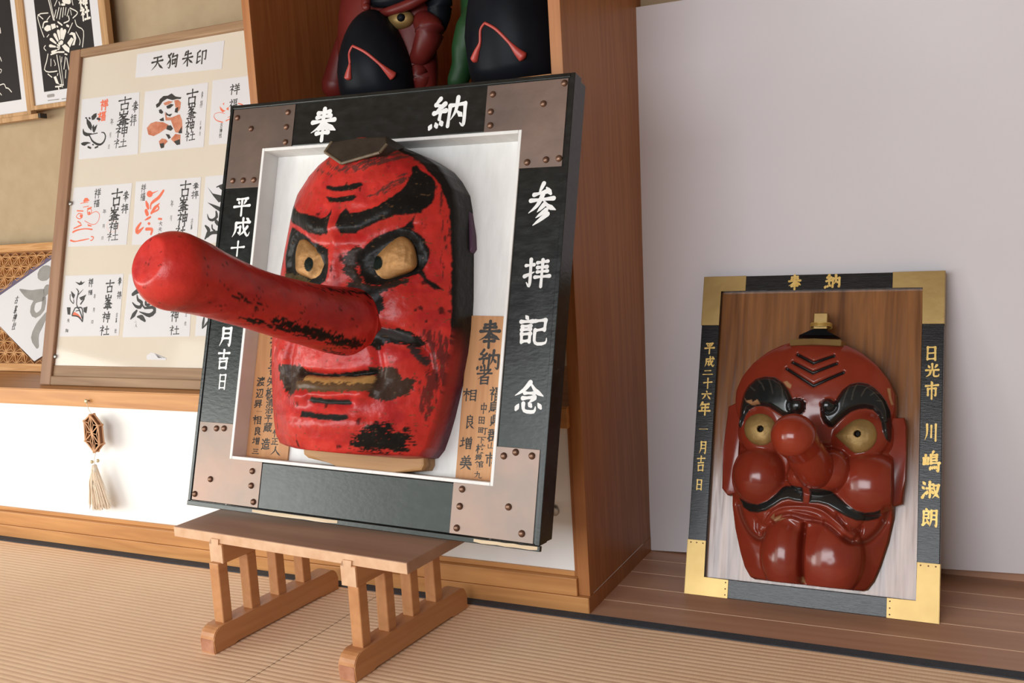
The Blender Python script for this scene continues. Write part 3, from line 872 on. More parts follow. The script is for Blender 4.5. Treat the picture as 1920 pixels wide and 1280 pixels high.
# two name tablets on the backboard
ZT = BZ + .005
for pts, cols in (([(884.7, 591), (953.6, 593), (925, 905), (848, 895)], 'R'), ([(483, 612), (541, 612), (539, 860.6), (458, 858.6)], 'L')):
    q = BP.at(pts, ZT)
    if cols == 'R':
        x0, x1 = q[:, 0].min(), q[:, 0].max(); x0 = (q[0, 0] + q[3, 0]) / 2; x1 = IX1 - .0075; y1 = q[:2, 1].mean()
    else:
        x0 = IX0 + .0075; x1 = BP.at([(539, 860)], ZT)[0][0]; y1 = q[:2, 1].mean() + .004
    bm = bmesh.new(); box(bm, x0, x1, IY0 + .0072, y1, BZ, ZT, bev=.0006)
    tb = mesh_obj('name_tablet', bm, M['tablet'], big)
    if cols == 'R':
        it = [('奉', 918, 626, 46, 52), ('納', 917, 675, 44, 42), ('者', 908, 705, 31, 31), ('相', 881, 740, 26, 23), ('良', 881, 791, 19, 27), ('増', 874, 830, 22, 22), ('美', 873, 867, 23, 26)]
        lettering(BP, it, ZT + .0004, M['ink'], tb, weight=5.5)
        it = [('福', 928, 738, 21, 26), ('島', 927, 763, 20, 24), ('県', 927.6, 788, 18, 22), ('郡', 924, 816, 21, 24), ('山', 921, 835, 16, 12), ('市', 918.5, 860, 19, 26),
              ('中', 907, 765, 15, 20), ('田', 903, 787.5, 13, 15), ('町', 905, 807, 17, 15), ('下', 903, 824, 17, 13), ('枝', 901, 841, 18, 18),
              ('景', 897, 857, 14, 11), ('館', 898, 870, 16, 13), ('一', 897, 879, 10, 4), ('九', 896, 890, 15, 13)]
        lettering(BP, it, ZT + .0004, M['ink'], tb, weight=6.0)
    else:
        it = [('拝', 516, 640, 18, 22), ('図', 515, 661, 16, 17), ('得', 514, 678, 17, 16), ('者', 511, 693, 18, 19), ('矢', 508, 715, 15, 18), ('板', 506, 737, 16, 22), ('清', 506, 755, 15, 16),
              ('治', 504.5, 769, 15, 13), ('平', 503, 784, 15, 15), ('蔵', 502, 801, 16, 18), ('大', 522, 787, 14, 16), ('竹', 518, 812, 14, 15), ('正', 515, 827, 13, 14), ('人', 516, 845, 20, 18), ('造', 498, 832, 16, 22)]
        lettering(BP, it, ZT + .0004, M['ink'], tb, weight=6.5)
        it = [('渡', 489, 715, 15, 18), ('辺', 487, 737, 14, 18), ('昇', 484, 757, 15, 15), ('一', 486, 771, 12, 5), ('相', 482, 787, 16, 16), ('良', 483, 808, 15, 16), ('増', 480, 826, 13, 13), ('三', 479, 846, 14, 12)]
        lettering(BP, it, ZT + .0004, M['ink'], tb, weight=6.5)

# ------------------------------------------------------------------ the carved red mask
HWT = np.array([(.136, .120), (.139, .150), (.143, .168), (.160, .181), (.19, .190), (.225, .198), (.29, .209), (.354, .2165), (.40, .218), (.46, .2155), (.56, .207), (.637, .198), (.67, .189),
                (.70, .168), (.720, .148), (.742, .111), (.757, .075), (.768, .04)])


def hw_big(y): return np.interp(y, HWT[:, 0], HWT[:, 1])


ZE = .028


def base_big(x, y):
    w = hw_big(y)
    s = np.clip(np.abs(x) / w, 0, 1)
    H = np.interp(y, [.12, .16, .20, .30, .42, .50, .56, .62, .70, .76, .80], [.080, .096, .103, .094, .098, .096, .106, .106, .090, .062, .03])
    return ZE + H * (1 - s ** 2.15)


def Q4(l): return [(520 + a * .25, 240 + b * .25) for a, b in l]
def Q5(l): return [(500 + a * .25, 580 + b * .25) for a, b in l]


def HB(px): return BP.hit(px, base_big)[0]


def mirror(P): P = np.array(P); return P * [-1, 1]


browR = HB(Q4([(490, 800), (470, 740), (480, 650), (520, 600), (545, 640), (640, 630), (760, 590), (880, 510), (960, 430), (1000, 350), (1010, 290), (1045, 280), (1080, 320), (1150, 360), (1190, 410), (1180, 530), (1130, 590), (1080, 640), (1000, 650), (900, 660), (820, 690), (720, 730), (600, 790)]))
browL = HB(Q4([(60, 640), (100, 560), (140, 590), (180, 640), (270, 660), (340, 680), (385, 660), (412, 605), (412, 700), (408, 800), (330, 805), (240, 790), (160, 740), (120, 720)]))
tailR = HB(Q4([(1050, 640), (1010, 705), (1030, 760), (960, 745), (945, 735), (1000, 690)]))
mark1 = HB(Q4([(365, 430), (420, 442), (520, 425), (630, 405), (642, 430), (600, 460), (500, 475), (400, 472), (365, 455)]))
mark2 = HB(Q4([(362, 510), (440, 522), (580, 498), (602, 515), (560, 545), (450, 560), (385, 552)]))
eyeRo = HB(Q4([(590, 940), (640, 880), (760, 800), (900, 750), (960, 730), (1040, 780), (1110, 830), (1140, 920), (1130, 1000), (1080, 1060), (1130, 1130), (1250, 1210), (1180, 1212), (1100, 1140), (1060, 1090), (950, 1120), (850, 1160), (740, 1180), (660, 1165), (610, 1090), (585, 1000)]))
eyeRg = HB(Q4([(625, 985), (660, 930), (740, 880), (830, 830), (905, 803), (960, 820), (1010, 870), (1040, 950), (1045, 1030), (1000, 1070), (900, 1100), (800, 1130), (720, 1130), (660, 1090), (630, 1040)]))
eyeLo = HB(Q4([(110, 740), (200, 800), (260, 850), (330, 880), (385, 910), (400, 980), (395, 1080), (370, 1150), (310, 1180), (230, 1170), (140, 1140), (60, 1120), (60, 960), (80, 860)]))
eyeLg = HB(Q4([(165, 840), (200, 830), (260, 870), (330, 910), (375, 925), (385, 990), (375, 1080), (340, 1130), (290, 1150), (220, 1120), (150, 1080), (145, 1000), (150, 900)]))
pupR = HB(Q4([(725, 1003)]))[0]; pupL = HB(Q4([(242, 1025)]))[0]
smearShade = HB(Q4([(500, 960), (580, 880), (620, 900), (590, 960), (585, 1060), (640, 1160), (760, 1190), (960, 1130), (1000, 1150), (800, 1230), (640, 1270), (520, 1240), (520, 1180), (560, 1150), (500, 1080)]))  # shadow at the nose root painted in together with dark scuffs
smearB = HB([(688, 545), (716, 540), (722, 575), (704, 600), (704, 625), (735, 616), (765, 622), (797, 640), (775, 652), (735, 640), (705, 655), (690, 640), (694, 600)])
scuffC = HB(Q5([(1090, 260), (1210, 380), (1195, 412), (1110, 350), (1080, 290)]))
patchL = HB(Q5([(110, 430), (250, 425), (290, 470), (275, 560), (230, 600), (180, 650), (140, 590), (105, 510)]))
patchR = HB(Q5([(780, 440), (860, 450), (960, 445), (1010, 490), (1020, 540), (1105, 525), (1085, 590), (1000, 650), (880, 682), (800, 655), (765, 590), (795, 500)]))
slit = HB(Q5([(262, 455), (400, 478), (560, 472), (700, 460), (770, 438), (805, 455), (785, 487), (640, 503), (480, 503), (380, 503), (285, 488)]))
teeth = HB(Q5([(285, 490), (380, 503), (480, 503), (640, 503), (785, 488), (805, 520), (795, 560), (700, 572), (500, 572), (350, 562), (285, 545)]))
under = HB(Q5([(240, 555), (350, 562), (500, 573), (700, 573), (790, 560), (765, 600), (600, 602), (400, 606), (240, 585)]))
bar1 = HB(Q5([(338, 658), (520, 674), (620, 678), (642, 700), (622, 717), (480, 712), (350, 702), (318, 675)]))
bar2 = HB(Q5([(262, 758), (330, 770), (420, 780), (540, 790), (612, 788), (624, 822), (560, 837), (440, 832), (330, 812), (258, 802)]))
scuffD = HB(Q5([(640, 1000), (690, 930), (830, 850), (920, 845), (950, 900), (1060, 890), (1090, 1000), (1050, 1065), (900, 1080), (700, 1055), (620, 1030)]))
scuffD2 = HB(Q5([(700, 1000), (780, 975), (880, 985), (920, 1020), (860, 1045), (740, 1040)]))
blackR = HB([(722, 258), (748, 283), (786, 302), (826, 345), (843, 395), (846, 470), (846, 560), (846, 600), (844, 632), (900, 640), (930, 500), (930, 330), (860, 260), (760, 235)])
blackT = HB([(558, 330), (578, 298), (607, 285), (614, 268), (662, 262), (716, 258), (760, 264), (800, 230), (640, 190), (520, 240)])
glintC = HB(Q5([(845, 130), (940, 150), (1060, 180), (1100, 240), (1060, 252), (960, 222), (880, 192), (800, 222), (795, 140)]))  # highlight on the cheek crease, painted in as grey
olive = HB([(533, 512), (556, 515), (580, 530), (560, 540), (534, 535)])

dryA = HB(Q4([(290, 300), (420, 345), (420, 375), (310, 335)]))
dryB = HB(Q4([(640, 530), (760, 450), (900, 350), (1000, 315), (960, 410), (800, 500)]))
dryC = HB(Q4([(340, 215), (480, 290), (780, 185), (980, 160), (1060, 220), (900, 260), (600, 340), (420, 330)]))
dryD = HB(Q5([(1120, 120), (1380, 200), (1420, 420), (1300, 700), (1150, 900), (1120, 700), (1180, 420)]))
dryE = HB(Q4([(1180, 420), (1290, 480), (1295, 900), (1280, 1250), (1230, 1100), (1240, 700)]))
lineA = HB([(700, 612), (735, 618), (775, 635), (800, 662), (806, 690)])
mouthC = HB(Q5([(262, 470), (480, 490), (640, 488), (800, 465)]))
lipL = HB(Q5([(240, 635), (450, 640), (700, 625), (800, 600)]))
barC = HB(Q5([(330, 668), (480, 692), (630, 690)]))
nlab = HB([(706, 650), (712, 690), (700, 735)])
cheek1 = HB([(758, 570)])[0]; cheek2 = HB([(752, 678)])[0]; chinc = HB([(640, 800)])[0]
browlow = HB(Q4([(480, 795), (600, 785), (720, 728), (820, 690), (900, 660), (1000, 650)]))


def z_big(x, y):
    z = base_big(x, y)
    for P in (browlow, mirror(browlow)):
        z = z + .010 * gauss(P + [0, .012], x, y, .022)
        z = z - .006 * gauss(P - [0, .016], x, y, .012)
    for P in (eyeRg, mirror(eyeRg)):
        z = z - .012 * sstep(-.020, .004, sgn(P, x, y))
    for c, a, s in ((cheek1, .012, .040), (cheek2, .012, .035)):
        for sg in (1, -1):
            z = z + a * np.exp(-((x - sg * c[0]) ** 2 + (y - c[1]) ** 2) / s ** 2)
    for P in (lineA, mirror(lineA)):
        z = z - .010 * gauss(P, x, y, .008)
    for P in (nlab, mirror(nlab)):
        z = z - .012 * gauss(P, x, y, .010)
    z = z - .014 * gauss(mouthC, x, y, .0065) + .006 * gauss(teeth[5:9].mean(0)[None] * 0 + (mouthC - [0, .022]), x, y, .010)
    z = z + .012 * gauss(lipL - [0, .004], x, y, .013) - .009 * gauss(barC, x, y, .008)
    z = z + .010 * np.exp(-((x - .01) ** 2 / .10 ** 2 + (y - chinc[1]) ** 2 / .022 ** 2))
    z = z + .010 * np.exp(-(x ** 2 / .018 ** 2 + (y - .50) ** 2 / .07 ** 2))
    # carved facets and undulation
    z = z + .0035 * (fnoise(x * 28, y * 28, 3, 3) - .47) * (1 - sstep(.8, 1, np.abs(x) / hw_big(y))) * 2
    z = z + .0012 * (fnoise(x * 140, y * 60, 9, 2) - .4)
    return z


def mix(c, col, a):
    a = np.clip(a, 0, 1)[:, None]; return c * (1 - a) + np.array(col) * a


RED = (.50, .027, .020); BLK = (.011, .010, .009)


def col_big(x, y):
    jx = x + .005 * (fnoise(x * 120, y * 120, 1, 3) - .47); jy = y + .005 * (fnoise(x * 120, y * 120, 2, 3) - .47)
    sp = fnoise(x * 160, y * 420, 5, 4)                  # dry-brush grain
    sp2 = fnoise(x * 260, y * 260, 6, 3)
    c = np.tile(np.array(RED), (len(x), 1))
    c = c * (1 + .22 * (fnoise(x * 14, y * 14, 11, 3) - .45))[:, None]
    c = mix(c, (.36, .012, .016), sstep(.50, .62, fnoise(x * 22, y * 30, 21, 3)) * .55)
    # general small scuffs
    c = mix(c, BLK, sstep(.70, .76, fnoise(x * 70, y * 40, 31, 4)) * .8)
    def fuzzy(P, col, w=.004, th=.45, soft=.05, a=1.0, noise=sp):
        nonlocal c
        m = sstep(-w * 3, w * 2, sgn(P, jx, jy))
        c = mix(c, col, sstep(th - soft, th + soft, noise * .75 + m * .62 - .25) * a)
    def hard(P, col, w=.0012):
        nonlocal c
        c = mix(c, col, sstep(-w, w, sgn(P, jx, jy)))
    for P, th in ((dryA, .60), (dryB, .62), (dryC, .64)): fuzzy(P, (.06, .03, .025), th=th, w=.006, a=.85, noise=fnoise((x + y) * 70, (y - x) * 330, 41, 4))
    for P in (dryD, dryE): fuzzy(P, (.05, .018, .016), th=.62, w=.01, a=.8, noise=fnoise(x * 320, y * 60, 44, 4))
    fuzzy(smearShade, (.03, .018, .014)); fuzzy(mirror(smearShade), (.03, .018, .014), a=.7)
    fuzzy(smearB, BLK); fuzzy(scuffC, (.05, .03, .03)); hard(glintC, (.055, .055, .055), .003)
    for P in (patchL, patchR): fuzzy(P, (.045, .026, .018), th=.36, noise=sp2)
    fuzzy(scuffD, BLK, th=.52, w=.008); hard(scuffD2, BLK, .004)
    hard(browR, BLK); hard(browL, BLK); hard(tailR, BLK); hard(mark1, BLK); hard(mark2, BLK)
    hard(eyeRo, BLK); hard(eyeLo, BLK); fuzzy(olive, (.07, .05, .02))
    hard(slit, BLK); hard(teeth, (.40, .22, .07)); fuzzy(under, (.10, .055, .025), th=.30)
    hard(bar1, (.018, .02, .018)); hard(bar2, (.018, .019, .017))
    hard(blackR, (.013, .011, .010)); hard(blackT, (.022, .017, .014)); hard(mirror(blackR), (.013, .011, .010))
    return c


def relief(xmid, hw, y0, y1, zf, cf, zback, nx, ny, side_col, rings=4, grow=.004):
    """closed carved relief: rows between y0 and y1, side walls down to zback"""
    ts = np.linspace(0, 1, ny); ss = np.linspace(-1, 1, nx)
    ss = np.sign(ss) * (1 - (1 - np.abs(ss)) ** 1.15)
    Y = (y0 + (y1 - y0) * ts)[:, None] * np.ones((1, nx)); X = xmid + hw(Y) * ss[None]
    Z = zf(X.ravel(), Y.ravel()); Cc = cf(X.ravel(), Y.ravel())
    V = np.stack([X.ravel(), Y.ravel(), Z], -1); F = []
    id_ = lambda j, i: j * nx + i
    for j in range(ny - 1):
        for i in range(nx - 1):
            F.append((id_(j, i), id_(j, i + 1), id_(j + 1, i + 1), id_(j + 1, i)))
    loop = [id_(0, i) for i in range(nx)] + [id_(j, nx - 1) for j in range(1, ny)] + [id_(ny - 1, i) for i in range(nx - 2, -1, -1)] + [id_(j, 0) for j in range(ny - 2, 0, -1)]
    P = V[loop]; cen = np.array([xmid, (y0 + y1) / 2])
    prev = loop; VV = [V]; CC = [Cc]; base = len(V)
    for r in range(1, rings + 1):
        t = r / rings
        Q = P.copy(); Q[:, 2] = P[:, 2] + (zback - P[:, 2]) * t
        d = Q[:, :2] - cen; d /= np.linalg.norm(d, axis=1)[:, None]
        Q[:, :2] += d * grow * math.sin(t * PI / 2)
        VV.append(Q); CC.append(np.array([side_col(p[0], p[1], t, Cc[loop[k]]) for k, p in enumerate(P)]))
        cur = list(range(base, base + len(P))); base += len(P)
        for k in range(len(P)):
            k2 = (k + 1) % len(P)
            F.append((prev[k2], prev[k], cur[k], cur[k2]))
        prev = cur
    return np.concatenate(VV), F, np.concatenate(CC)


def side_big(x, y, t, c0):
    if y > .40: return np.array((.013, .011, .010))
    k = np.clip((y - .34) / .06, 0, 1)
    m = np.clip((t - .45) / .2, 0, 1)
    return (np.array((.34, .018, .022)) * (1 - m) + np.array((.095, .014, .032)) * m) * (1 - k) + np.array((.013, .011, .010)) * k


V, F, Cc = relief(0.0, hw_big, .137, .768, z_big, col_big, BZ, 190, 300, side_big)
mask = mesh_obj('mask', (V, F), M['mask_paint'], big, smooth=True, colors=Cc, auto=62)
tag(mask, 'carved red mask face with black painted brows')


def eye_patch(P, zf, pup, pr, bulge, gold, blk, parent, mat, name='eye', hole=0.0, wr=True):
    """raised gold eyeball filling outline P, pupil painted at pup"""
    P = smooth_line(np.vstack([P, P[:1]]), 5)[:-1]
    cen = P.mean(0); nr = 26
    V = [np.array([cen[0], cen[1]])]; R = [0.0]
    for r in range(1, nr + 1):
        for p in P:
            V.append(cen + (p - cen) * r / nr); R.append(r / nr)
    V = np.array(V); R = np.array(R); n = len(P)
    z = zf(V[:, 0], V[:, 1])
    edge = z[-n:].mean()
    z = z * .35 + edge * .65 + bulge * np.sqrt(np.clip(1 - R ** 2.2, 0, 1)) - .001
    if wr: z = z + .0016 * (fnoise(V[:, 0] * 160, V[:, 1] * 40, 4, 3) - .45)
    c = np.tile(np.array(gold), (len(V), 1)) * (1 + .5 * (fnoise(V[:, 0] * 60, V[:, 1] * 60, 8, 3) - .45))[:, None]
    d = np.hypot((V[:, 0] - pup[0]) / pr[0], (V[:, 1] - pup[1]) / pr[1]) + .12 * (fnoise(V[:, 0] * 200, V[:, 1] * 200, 3, 2) - .4)
    c = mix(c, blk, 1 - sstep(.94, 1.06, d))
    if hole: z = z - hole * (1 - sstep(.75, 1.05, d))
    F = []
    for k in range(n): F.append((0, 1 + k, 1 + (k + 1) % n))
    for r in range(nr - 1):
        for k in range(n):
            a = 1 + r * n; b = a + n; k2 = (k + 1) % n
            F.append((a + k, b + k, b + k2, a + k2))
    # skirt
    m = len(V); S = np.column_stack([V[-n:], z[-n:] - .006]); VV = np.vstack([np.column_stack([V, z]), S])
    a = m - n
    for k in range(n): F.append((a + k, m + k, m + (k + 1) % n, a + (k + 1) % n))
    c = np.vstack([c, c[-n:]])
    ar = sum(P[i][0] * P[(i + 1) % n][1] - P[(i + 1) % n][0] * P[i][1] for i in range(n))
    if ar < 0: F = [f[::-1] for f in F]
    return mesh_obj(name, (VV, F), mat, parent, smooth=True, colors=c)


eye_patch(eyeRg, z_big, pupR, (.0125, .0145), .011, (.31, .155, .052), (.004, .006, .004), mask, M['gold_paint'])
eye_patch(eyeLg, z_big, pupL, (.0125, .0145), .011, (.31, .155, .052), (.004, .006, .004), mask, M['gold_paint'])

# long nose: ring stations traced along its axis, straight out of the face
st = [((664, 604), 64, .036), ((655, 603), 66, .035), ((625, 600), 63, .034), ((575, 588), 58.5, .033), ((530, 577), 57.5, .032), ((487, 564), 57.5, .030), ((440, 548), 60, .027), ((397, 531), 65, .024), ((362, 517), 71, .021), ((327, 508), 75, .019)]
path = []; rad = []
for (px, py), rp, xt in st:
    lo_, hi_ = .02, .9
    for _ in range(50):
        zm = (lo_ + hi_) / 2
        if BP.at([(px, py)], zm)[0][0] > xt: hi_ = zm
        else: lo_ = zm
    x, y = BP.at([(px, py)], zm)[0]
    W = BP.o + BP.u * x + BP.v * y + BP.n * zm
    path.append((x, y, zm)); rad.append(rp * ((W - CAM) @ RM[2]) / FPX)
path = np.array(path); rad = np.array(rad)
# resample finely, add the rounded tip
s = np.r_[0, np.cumsum(np.linalg.norm(np.diff(path, axis=0), axis=1))]
ss = np.linspace(0, s[-1], 150)
pf = np.stack([np.interp(ss, s, path[:, k]) for k in range(3)], -1); rf = np.interp(ss, s, rad)
ker = np.ones(15) / 15
for k in range(3): pf[7:-7, k] = np.convolve(pf[:, k], ker, 'valid')
rf[7:-7] = np.convolve(rf, ker, 'valid')
td = pf[-1] - pf[-12]; td /= np.linalg.norm(td)
tip = []; tr = []
R0 = rf[-1]
for a in np.linspace(0, PI / 2, 26)[1:]:
    tip.append(pf[-1] + td * R0 * math.sin(a)); tr.append(max(R0 * math.cos(a), 1e-4))
pf = np.vstack([pf, tip]); rf = np.r_[rf, tr]
SEG = 96
V, F = tube_data(pf, rf, SEG, cap0=False, cap1=True, up=(0, 1, 0))
V = np.array(V); nrm = []
ctr = np.repeat(pf, SEG, axis=0); ctr = np.vstack([ctr, pf[-1:]])
dv = V - ctr; ln = np.linalg.norm(dv, axis=1) + 1e-9; dn = dv / ln[:, None]
ang = np.arctan2(dv[:, 1], dv[:, 0]); al = np.r_[np.repeat(np.arange(len(pf)) / len(pf), SEG), 1.0]
alz = V[:, 2]
uu = V[:, 0] * 24 + alz * 14; vv = V[:, 1] * 24 + alz * 4
bump = .0050 * (fnoise(uu, vv, 3, 3) - .45) + .0016 * (fnoise(uu * 3, vv * 3, 8, 2) - .4)
V = V + dn * (bump * np.minimum(1, ln / .02))[:, None]
facet = td + np.array([-.10, .10, 0]); facet /= np.linalg.norm(facet)
over = (V - pf[149]) @ facet - R0 * .80
V = V - facet * np.maximum(over, 0)[:, None] * .92
c = np.tile(np.array(RED), (len(V), 1)) * (1 + .28 * (fnoise(uu * .8, vv * .8, 12, 3) - .45))[:, None]
c = mix(c, (.34, .010, .014), sstep(.48, .62, fnoise(uu * .7 + 3, vv * .9, 22, 3)) * .6)
g = fnoise(alz * 130, ang * 16, 33, 4)
c = mix(c, BLK, sstep(.70, .76, fnoise(uu * 5, vv * 9, 33, 4)) * .75)
def band(a0, w, z0, z1, th):
    global c
    k = np.exp(-((ang - a0) / w) ** 2) * sstep(z0 - .03, z0 + .03, alz) * (1 - sstep(z1 - .03, z1 + .03, alz))
    c = mix(c, BLK, sstep(th, th + .08, g * .7 + k * .42))
band(-.75, .26, .12, .38, .54)
band(-.95, .18, .20, .44, .62)
band(-1.45, .25, .10, .20, .62)
band(.95, .25, .10, .30, .68)
band(-.35, .3, .38, .50, .74)
mesh_obj('nose', (V, F), M['mask_paint'], mask, smooth=True, colors=c)

# six-sided cap on the forehead
capq = [(607, 284), (614, 262), (662, 254), (716, 251), (721, 268), (712, 286), (646, 309)]
qq = BP.at(capq, .112)
bm = bmesh.new(); prism(bm, qq, .030, .112, bev=.003)
# tilt: lower edge sits further out
for v in bm.verts:
    if v.co.z > .06: v.co.z += .010 - (v.co.y - qq[:, 1].min()) * .45
cap = mesh_obj('cap', bm, plain('dull_black_cap', (.022, .016, .012), (.04, .03, .02), rough=.5, scale=30, bump=.3, bscale=60), mask)
bm = bmesh.new()
rim = [(x, y, .116 + .010 - (y - qq[:, 1].min()) * .45 - .0045) for x, y in qq]
for i in range(len(rim)):
    a = rim[i]; b = rim[(i + 1) % len(rim)]
    if i in (0, 4, 5, 6): add_tube(bm, [a, tuple((np.array(a) + b) / 2), b], .0030, 8)
mesh_obj('cap_rim', bm, plain('cap_rim_paint', (.10, .075, .045), (.18, .13, .08), rough=.5, scale=60), mask)
# purple lining showing behind the edge
bm = bmesh.new()
lp = BP.at([(822, 306), (846, 322), (866, 352), (880, 388), (888, 440), (889, 466), (884, 474), (878, 466), (872, 380)], BZ + .012)
prism(bm, lp, BZ + .0005, BZ + .018, bev=.003)
mesh_obj('lining', bm, plain('purple_lining', (.055, .018, .045), (.08, .025, .06), rough=.6, scale=30), mask)
# raw wooden block below the chin
cq = [(567, 838), (795, 850), (795, 872), (790, 882), (722, 888), (693, 885), (688, 892), (676, 891), (668, 884), (618, 868), (575, 858), (568, 852)]
q = BP.at(cq, -.004)
bm = bmesh.new(); prism(bm, q, BZ + .0003, -.004, bev=.006)
bmesh.ops.subdivide_edges(bm, edges=bm.edges, cuts=2, use_grid_fill=True)
mesh_obj('chin_block', bm, M['chin_block'], big, smooth=True, auto=35)

# ================================================================== the smaller plaque in the alcove
SP = Plane((-.3714, 2.0362, .0006), (-.009, -.94, .342), u=(1, -.0093, .0009))
small = tag(empty('mask_plaque', Matrix(SP.matrix())), 'smaller black and gold framed plaque with a dark red bulbous-nosed mask in the alcove', 'mask plaque')
SW, SH = .2577, .7203
jx0, jx1, jy0, jy1 = -.2165, .2150, .0398, .6850
for nm, b in (('frame_stile', (-SW, jx0, 0, SH)), ('frame_stile', (jx1, SW, 0, SH)),
              ('frame_rail', (jx0 + .0002, jx1 - .0002, jy1, SH)), ('frame_rail', (jx0 + .0002, jx1 - .0002, 0, jy0))):
    bm = bmesh.new(); box(bm, *b, -.026, 0, bev=.0012); cut_back(bm, .003, -.01, .011)
    mesh_obj(nm, bm, M['black_lacquer2'], small)
mesh_obj('backboard', boxm(jx0 - .008, jx1 + .008, jy0 - .008, jy1 + .008, -.024, -.013), M['board_small'], small)
G4 = {'TL': ((1399.5, 520), (1316, 609.7)), 'TR': ((1674, 515), (1750, 607)), 'BL': ((1364.5, 1115), (1300, 1011)), 'BR': ((1662, 1150), (1745, 1055.5))}
for k, (pv, ph) in G4.items():
    x = SP.at([pv])[0][0]; y = SP.at([ph])[0][1]
    ox = -SW - .0006 if 'L' in k else SW + .0006; oy = SH + .0006 if 'T' in k else -.0004
    ix = jx0 - .0006 if 'L' in k else jx1 + .0006; iy = jy1 + .0006 if 'T' in k else jy0 - .0006
    bm = bmesh.new(); prism(bm, [(ox, oy), (x, oy), (x, iy), (ix, iy), (ix, y), (ox, y)], .0002, .0012, bev=.0004)
    po = mesh_obj('corner_plate', bm, M['gold'] if 'B' in k else M['gold'], small)
    # folded over the outer side
    bm = bmesh.new()
    sx = 1 if 'R' in k else -1
    box(bm, min(ox, ox + sx * .0006), max(ox, ox + sx * .0006), min(oy, y), max(oy, y), -.024, .0010); cut_back(bm, .001, -.01, .010)
    mesh_obj('side_flange', bm, M['gold'], po)
    for t in (.18, .5, .84):
        for (a, b) in (((ox + (ix - ox) * t), y + (.006 if 'B' in k else -.006) * -1), (x + (.006 if 'R' in k else -.006), oy + (iy - oy) * t)):
            if 'B' in k:
                rivet(po, a, b, .0012, .0016, M['rivet'], 'nail')
W_ = 7.2
lettering(SP, [('奉', 1490, 529, 27, 28), ('納', 1562, 527.5, 31, 27)], .0005, M['gold_letter'], small, weight=W_)
lettering(SP, [('平', 1330.5, 652, 20, 22), ('成', 1330, 678, 20, 21), ('二', 1327, 698, 21, 13), ('十', 1327, 718, 18, 20), ('六', 1324.6, 740.5, 19, 18), ('年', 1321, 765, 22, 24),
               ('一', 1319, 804, 18, 8), ('月', 1318, 838.5, 17, 25), ('吉', 1314, 869, 17, 30), ('日', 1311, 908, 15, 21)], .0005, M['gold_letter'], small, weight=W_)
lettering(SP, [('日', 1746.5, 662, 28, 27), ('光', 1748, 694.5, 28, 26), ('市', 1747, 731, 27, 33), ('川', 1746, 809.6, 26, 33), ('嶋', 1746, 865, 32, 38), ('淑', 1744.4, 918, 34, 32), ('朗', 1743, 970.6, 30, 35)],
          .0005, M['gold_letter'], small, weight=W_)

HWS = np.array([(.048, .108), (.052, .118), (.07, .130), (.10, .141), (.15, .155), (.20, .164), (.25, .166), (.35, .163), (.42, .166), (.45, .164), (.48, .151), (.51, .128), (.535, .098), (.55, .070), (.562, .03)])
XS = .004


def hw_small(y): return np.interp(y, HWS[:, 0], HWS[:, 1])


def smax(a, b, k):
    h = np.clip(.5 + .5 * (a - b) / k, 0, 1); return b + (a - b) * h + k * h * (1 - h)


def base_small(x, y):
    s = np.clip(np.abs(x - XS) / hw_small(y), 0, 1)
    z = .012 + .040 * (1 - s ** 2.8)
    return z + .022 * np.clip(1 - ((x - XS) / .15) ** 2 - ((y - .45) / .12) ** 2, 0, 1)


def approx_small(x, y): return base_small(x, y) + .018


def S1(l): return [(1340 + a * .17974, 570 + b * .17969) for a, b in l]
def S2(l): return [(1520 + a * .17182, 640 + b * .17188) for a, b in l]
def S3(l): return [(1340 + a * .15625, 760 + b * .15625) for a, b in l]
def S5(l): return [(1360 + a * .1875, 900 + b * .18755) for a, b in l]
def HS(px): return SP.hit(px, approx_small)[0]


sbL = HS(S1([(310, 950), (330, 900), (360, 850), (430, 780), (520, 750), (620, 755), (700, 810), (760, 890), (800, 980), (840, 965), (900, 975), (940, 1020), (938, 1090), (900, 1140), (850, 1155), (810, 1150), (770, 1185), (700, 1160), (640, 1120), (560, 1070), (480, 1060), (420, 1070), (370, 1110), (340, 1170), (320, 1240), (300, 1300), (245, 1300), (255, 1200), (270, 1130), (290, 1030)]))
sbR = HS(S2([(95, 720), (95, 650), (140, 615), (200, 612), (250, 650), (265, 630), (290, 590), (340, 520), (420, 460), (520, 440), (620, 460), (700, 510), (770, 580), (830, 660), (870, 760), (885, 900), (885, 1050), (870, 1105), (830, 1080), (800, 1000), (780, 900), (740, 810), (680, 750), (600, 730), (520, 735), (440, 760), (370, 810), (300, 870), (240, 930), (190, 925), (140, 880), (110, 820)]))
seR = HS(S2([(280, 1022), (340, 965), (400, 908), (470, 868), (540, 858), (620, 876), (685, 930), (716, 1000), (714, 1070), (684, 1130), (622, 1182), (550, 1204), (480, 1198), (418, 1152), (350, 1092), (300, 1042)]))
t_ = np.linspace(0, 2 * PI, 20)[:-1]
seL = HS(S3([(560 + 165 * math.cos(a), 290 + 180 * math.sin(a)) for a in t_]))
spR = HS(S2([(522, 1016)]))[0]; spL = HS(S3([(568, 290)]))[0]
mL = HS(S5([(125, 170), (220, 225), (320, 240), (420, 205), (500, 140), (560, 70), (600, 52), (700, 62), (778, 78), (776, 218), (700, 208), (630, 186), (560, 205), (480, 260), (400, 305), (320, 322), (230, 312), (160, 262)]))
mR = HS(S5([(852, 88), (950, 88), (1060, 108), (1130, 168), (1210, 238), (1300, 298), (1400, 326), (1500, 320), (1562, 300), (1556, 345), (1520, 380), (1420, 402), (1310, 402), (1210, 362), (1120, 312), (1020, 252), (930, 228), (835, 226)]))
